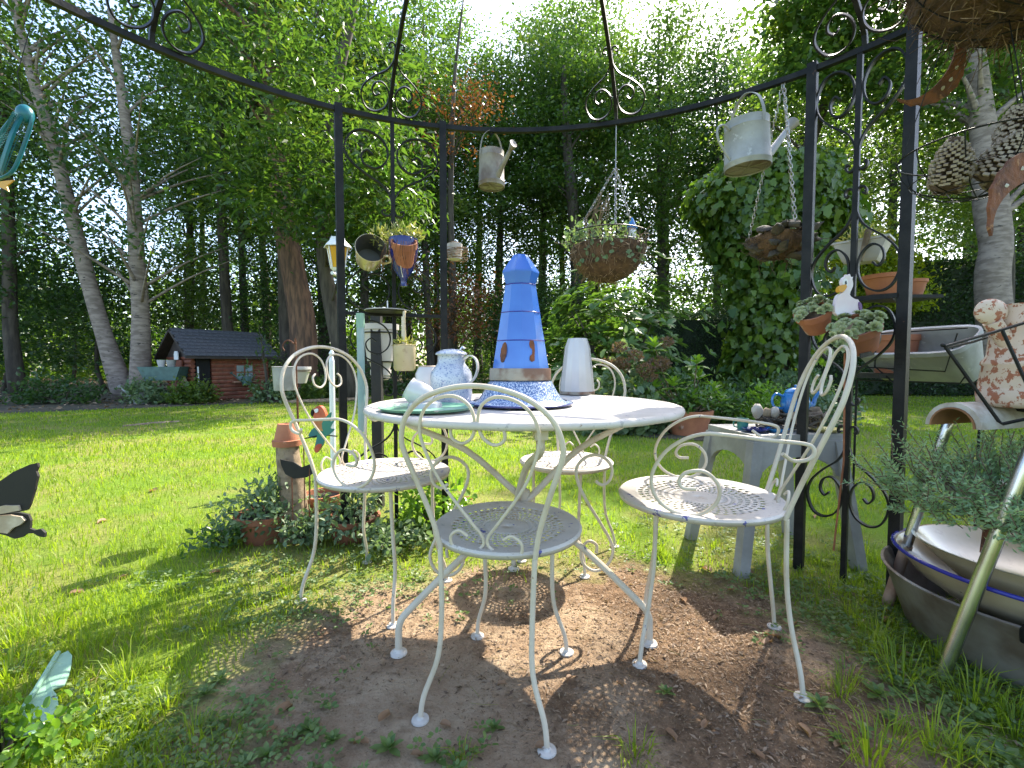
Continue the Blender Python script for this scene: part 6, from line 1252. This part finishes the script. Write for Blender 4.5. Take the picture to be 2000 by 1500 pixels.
# black butterfly on a rod
t = thing('butterfly_ornament', 'black metal butterfly with cream wing patches at the left edge', 'ornament', W(20, 985, .92)); s = .92 / FPX; t.rotation_euler = (0, 0, .1)
def bf(name, pts, m, y, th, jag=0): 
    mb_ = MB(); mb_.prism([((a - 20) * s, (985 - b) * s) for a, b in pts], th, None, (0, y, 0)); return mb_.build(name, m, t, smooth=False)
bf('upper_wing', [(-40, 985), (-20, 960), (0, 942), (30, 920), (60, 906), (74, 903), (75, 911), (71, 920), (74, 930), (70, 943), (68, 955), (63, 968), (58, 985), (52, 997), (38, 1000), (5, 1003), (-40, 1006)], BLACKP, 0, .005)
bf('lower_wing', [(-40, 1005), (30, 1003), (48, 1008), (52, 1020), (50, 1036), (58, 1040), (70, 1038), (77, 1046), (76, 1055), (66, 1053), (56, 1046), (44, 1046), (36, 1053), (22, 1056), (5, 1048), (-40, 1035)], BLACKP, .006, .005)
bf('upper_patch', [(-30, 1000), (-5, 990), (15, 985), (28, 986), (40, 986), (42, 996), (20, 1000), (-5, 1004)], WINGW, -.005, .004); bf('lower_patch', [(-30, 1008), (20, 1006), (40, 1010), (46, 1018), (38, 1026), (24, 1032), (14, 1043), (0, 1040), (-30, 1025)], WINGW, .0, .005)
MB().tube([(-.05, .01, 0), (-.055, .012, -(W(20, 985, .92).z))], .003, 6).build('rod', IRON, t); MB().tube([((0 - 20) * s, 0, .02), ((2 - 20) * s, 0, .055), ((-8 - 20) * s, 0, .062)], .001, 4, spline=3).build('feeler', IRON, t)
# mint painted sheet-metal wing leaning in the weeds
c = G(62, 1470); t = thing('mint_wing', 'mint green painted metal wing ornament lying in the weeds', 'ornament', c + Vector((-.03, .0, .015))); m = MB(); tip = G(128, 1292, .02) - t.location
ax_ = tip.normalized(); sd_ = Vector((ax_.y, -ax_.x, 0)); L = tip.length
outl = [(0, -.02), (.2, -.028), (.45, -.026), (.75, -.018), (.97, -.006), (1.0, .006), (.92, .02), (.8, .028), (.66, .034), (.52, .036), (.46, .018), (.38, .034), (.25, .046), (.1, .05), (0, .045)]
for dz in (.0, .004): m.v += [ax_ * (u * L) + sd_ * (v * 1.0) + Vector((0, 0, .006 + .02 * math.cos(v * 30) + dz)) for u, v in outl]
n = len(outl); m.f.append(tuple(range(n, 2 * n))); m.f.append(tuple(range(n - 1, -1, -1)))
for i in range(n): m.f.append((i, (i + 1) % n, n + (i + 1) % n, n + i))
m.build('wing_plate', MINT, t, smooth=False); MB().tube([ax_ * (u * L) + sd_ * (-.012) + Vector((0, 0, .034)) for u in (0, .5, .98)], .006, 6).build('ridge', MINT, t)
g7 = G(60, 1492); pot_plant('pale green leafy weed in the bottom left corner', g7 + Vector((-.05, -.02, 0)), (.14, .08, .075), 420, .021, L_LAUREL, LEAFR, 151, name='leafy_weed', stems=5, ncl=14, clr=.22)

# ------------------------------------------------------------------ tufts, weeds and fallen leaves
def tuft(seed, n=46, h=.10):
    rs = np.random.RandomState(seed); m = []; f = []
    for i in range(n):
        a = rs.uniform(0, 6.28); r = rs.uniform(0, .045) ; L = h * rs.uniform(.35, 1.2); ln = rs.uniform(.1, 1.25); w = .0011
        x, y = r * math.cos(a), r * math.sin(a); ca, sa = math.cos(a), math.sin(a); k = len(m)
        m += [(x - sa * w, y + ca * w, 0), (x + sa * w, y - ca * w, 0), (x + ca * L * ln * .35 + sa * w, y + sa * L * ln * .35 - ca * w, L * .6), (x + ca * L * ln * .35 - sa * w, y + sa * L * ln * .35 + ca * w, L * .6), (x + ca * L * ln, y + sa * L * ln, L * (.95 - .35 * ln))]
        f += [(k, k + 1, k + 2), (k, k + 2, k + 3), (k + 3, k + 2, k + 4)]
    return np_mesh('tuft', m, f)
TF = [tuft(i, n_, h=hh_) for i, (hh_, n_) in enumerate(((.075, 50), (.10, 60), (.055, 40)))]
for q in TF: q.materials.append(GRASS)
TUFTS = [(720, 1095, 0), (700, 1110, 2), (1290, 1080, 0), (1300, 1088, 2), (1395, 1070, 2), (1590, 985, 1), (1615, 1010, 1), (1640, 1040, 0), (1660, 1075, 1), (1690, 1085, 1), (1715, 1100, 0), (1600, 1100, 2), (1710, 1250, 1), (1690, 1270, 1), (1735, 1280, 0), (1650, 1340, 1), (1640, 1360, 2), (1670, 1210, 2), (1760, 1330, 1), (1830, 1300, 0), (1900, 1380, 1), (1960, 1400, 1), (1985, 1430, 1), (1745, 1440, 0), (1700, 1480, 1), (1820, 1470, 1), (1880, 1495, 0), (470, 1190, 2), (420, 1230, 0), (330, 1380, 1), (290, 1400, 0), (250, 1330, 1), (160, 1270, 1), (60, 1230, 1), (30, 1260, 1), (110, 1210, 0), (200, 1400, 0), (15, 1330, 1), (1240, 1480, 2), (900, 1490, 2), (380, 1440, 0), (560, 1160, 2)]
for i, (px, py, k) in enumerate(TUFTS):
    o = link('grass_tuft', TF[k], None, None, G(px, py)); o.rotation_euler = (0, 0, R_.uniform(0, 6.28)); z = R_.uniform(.8, 1.3); o.scale = (z, z, z); tag(o, 'small tuft of green grass sprouting at the edge of the bare earth', 'grass tuft', 'grass tufts around the bare earth')
LF = leaves([[-.5, 0, 0]], [[1, 0, 0]], 1.0, (LEAFR[0] * np.array([1, .8, 2.2]), LEAFR[1]), up=[[0, 0, 1]], name='fallen_leaf'); LF.materials.append(DRYLEAF)
FL = [(1310, 1440, .034), (1510, 1245, .05), (1545, 1222, .055), (1500, 1258, .04), (1380, 1115, .05), (1335, 1175, .04), (1460, 1120, .05), (1430, 1155, .035), (1378, 1420, .03), (752, 1405, .04), (705, 1455, .035), (530, 1432, .03), (555, 1390, .045), (1112, 1330, .03), (1180, 1120, .04), (1150, 985, .06), (915, 975, .06), (1590, 1010, .05), (1655, 1290, .03), (1825, 1390, .04), (1770, 1285, .04), (620, 1200, .035), (980, 1340, .025), (870, 1420, .03), (1250, 1200, .03), (1290, 1380, .025), (1060, 1465, .035), (1570, 1430, .035), (1640, 1460, .03), (1480, 1480, .03), (240, 1130, .04), (300, 960, .07), (200, 1020, .05), (420, 1120, .04), (150, 1160, .04), (815, 1480, .03), (1210, 1340, .025), (670, 1290, .025), (1400, 1210, .035), (1180, 1440, .02), (1735, 1215, .04), (1790, 1230, .03)]
for (px, py, z) in FL:
    o = link('fallen_leaf', LF, None, None, G(px, py) + Vector((0, 0, .006))); o.rotation_euler = (R_.uniform(-.25, .25), R_.uniform(-.2, .2), R_.uniform(0, 6.28)); o.scale = (z, z, z); tag(o, 'dry brown leaf lying on the bare earth or grass', 'leaf', 'fallen dry leaves on the ground')
ro = rosette(11, 5, LEAF6); ro.materials.append(MATS['weed_leaf'])
for (px, py, z) in [(1300, 1355, .03), (965, 1425, .03), (605, 1430, .04), (650, 1450, .035), (760, 1465, .045), (850, 1485, .04), (520, 1480, .04), (1750, 1340, .05), (1715, 1360, .05), (1600, 1380, .045), (1900, 1330, .04), (1690, 1130, .04), (1650, 1100, .035), (1635, 1450, .03), (430, 1330, .04), (400, 1360, .045), (470, 1500, .04), (1960, 1490, .06), (1900, 1470, .05)]:
    o = link('weed_rosette', ro, None, None, G(px, py) + Vector((0, 0, .004))); o.rotation_euler = (0, 0, R_.uniform(0, 6.28)); o.scale = (z, z, z * .8); tag(o, 'flat green weed rosette rooted in the trodden earth', 'weed', 'weed rosettes on the earth')
q = MB()
for i in range(34):
    p = Vector((R_.uniform(-.7, 1.1), R_.uniform(.8, 1.9), .004)); a = R_.uniform(0, 6.28); L = R_.uniform(.02, .09); d = Vector((math.cos(a), math.sin(a), 0)); q.tube([p, p + d * L * .5 + Vector((-d.y, d.x, 0)) * R_.uniform(-.01, .01) + Vector((0, 0, .004)), p + d * L], .0009, 4, spline=2)
o = q.build('straw_litter', STRAW, kind='stuff'); tag(o, 'thin pale straws and twigs lying on the bare earth', 'straw')
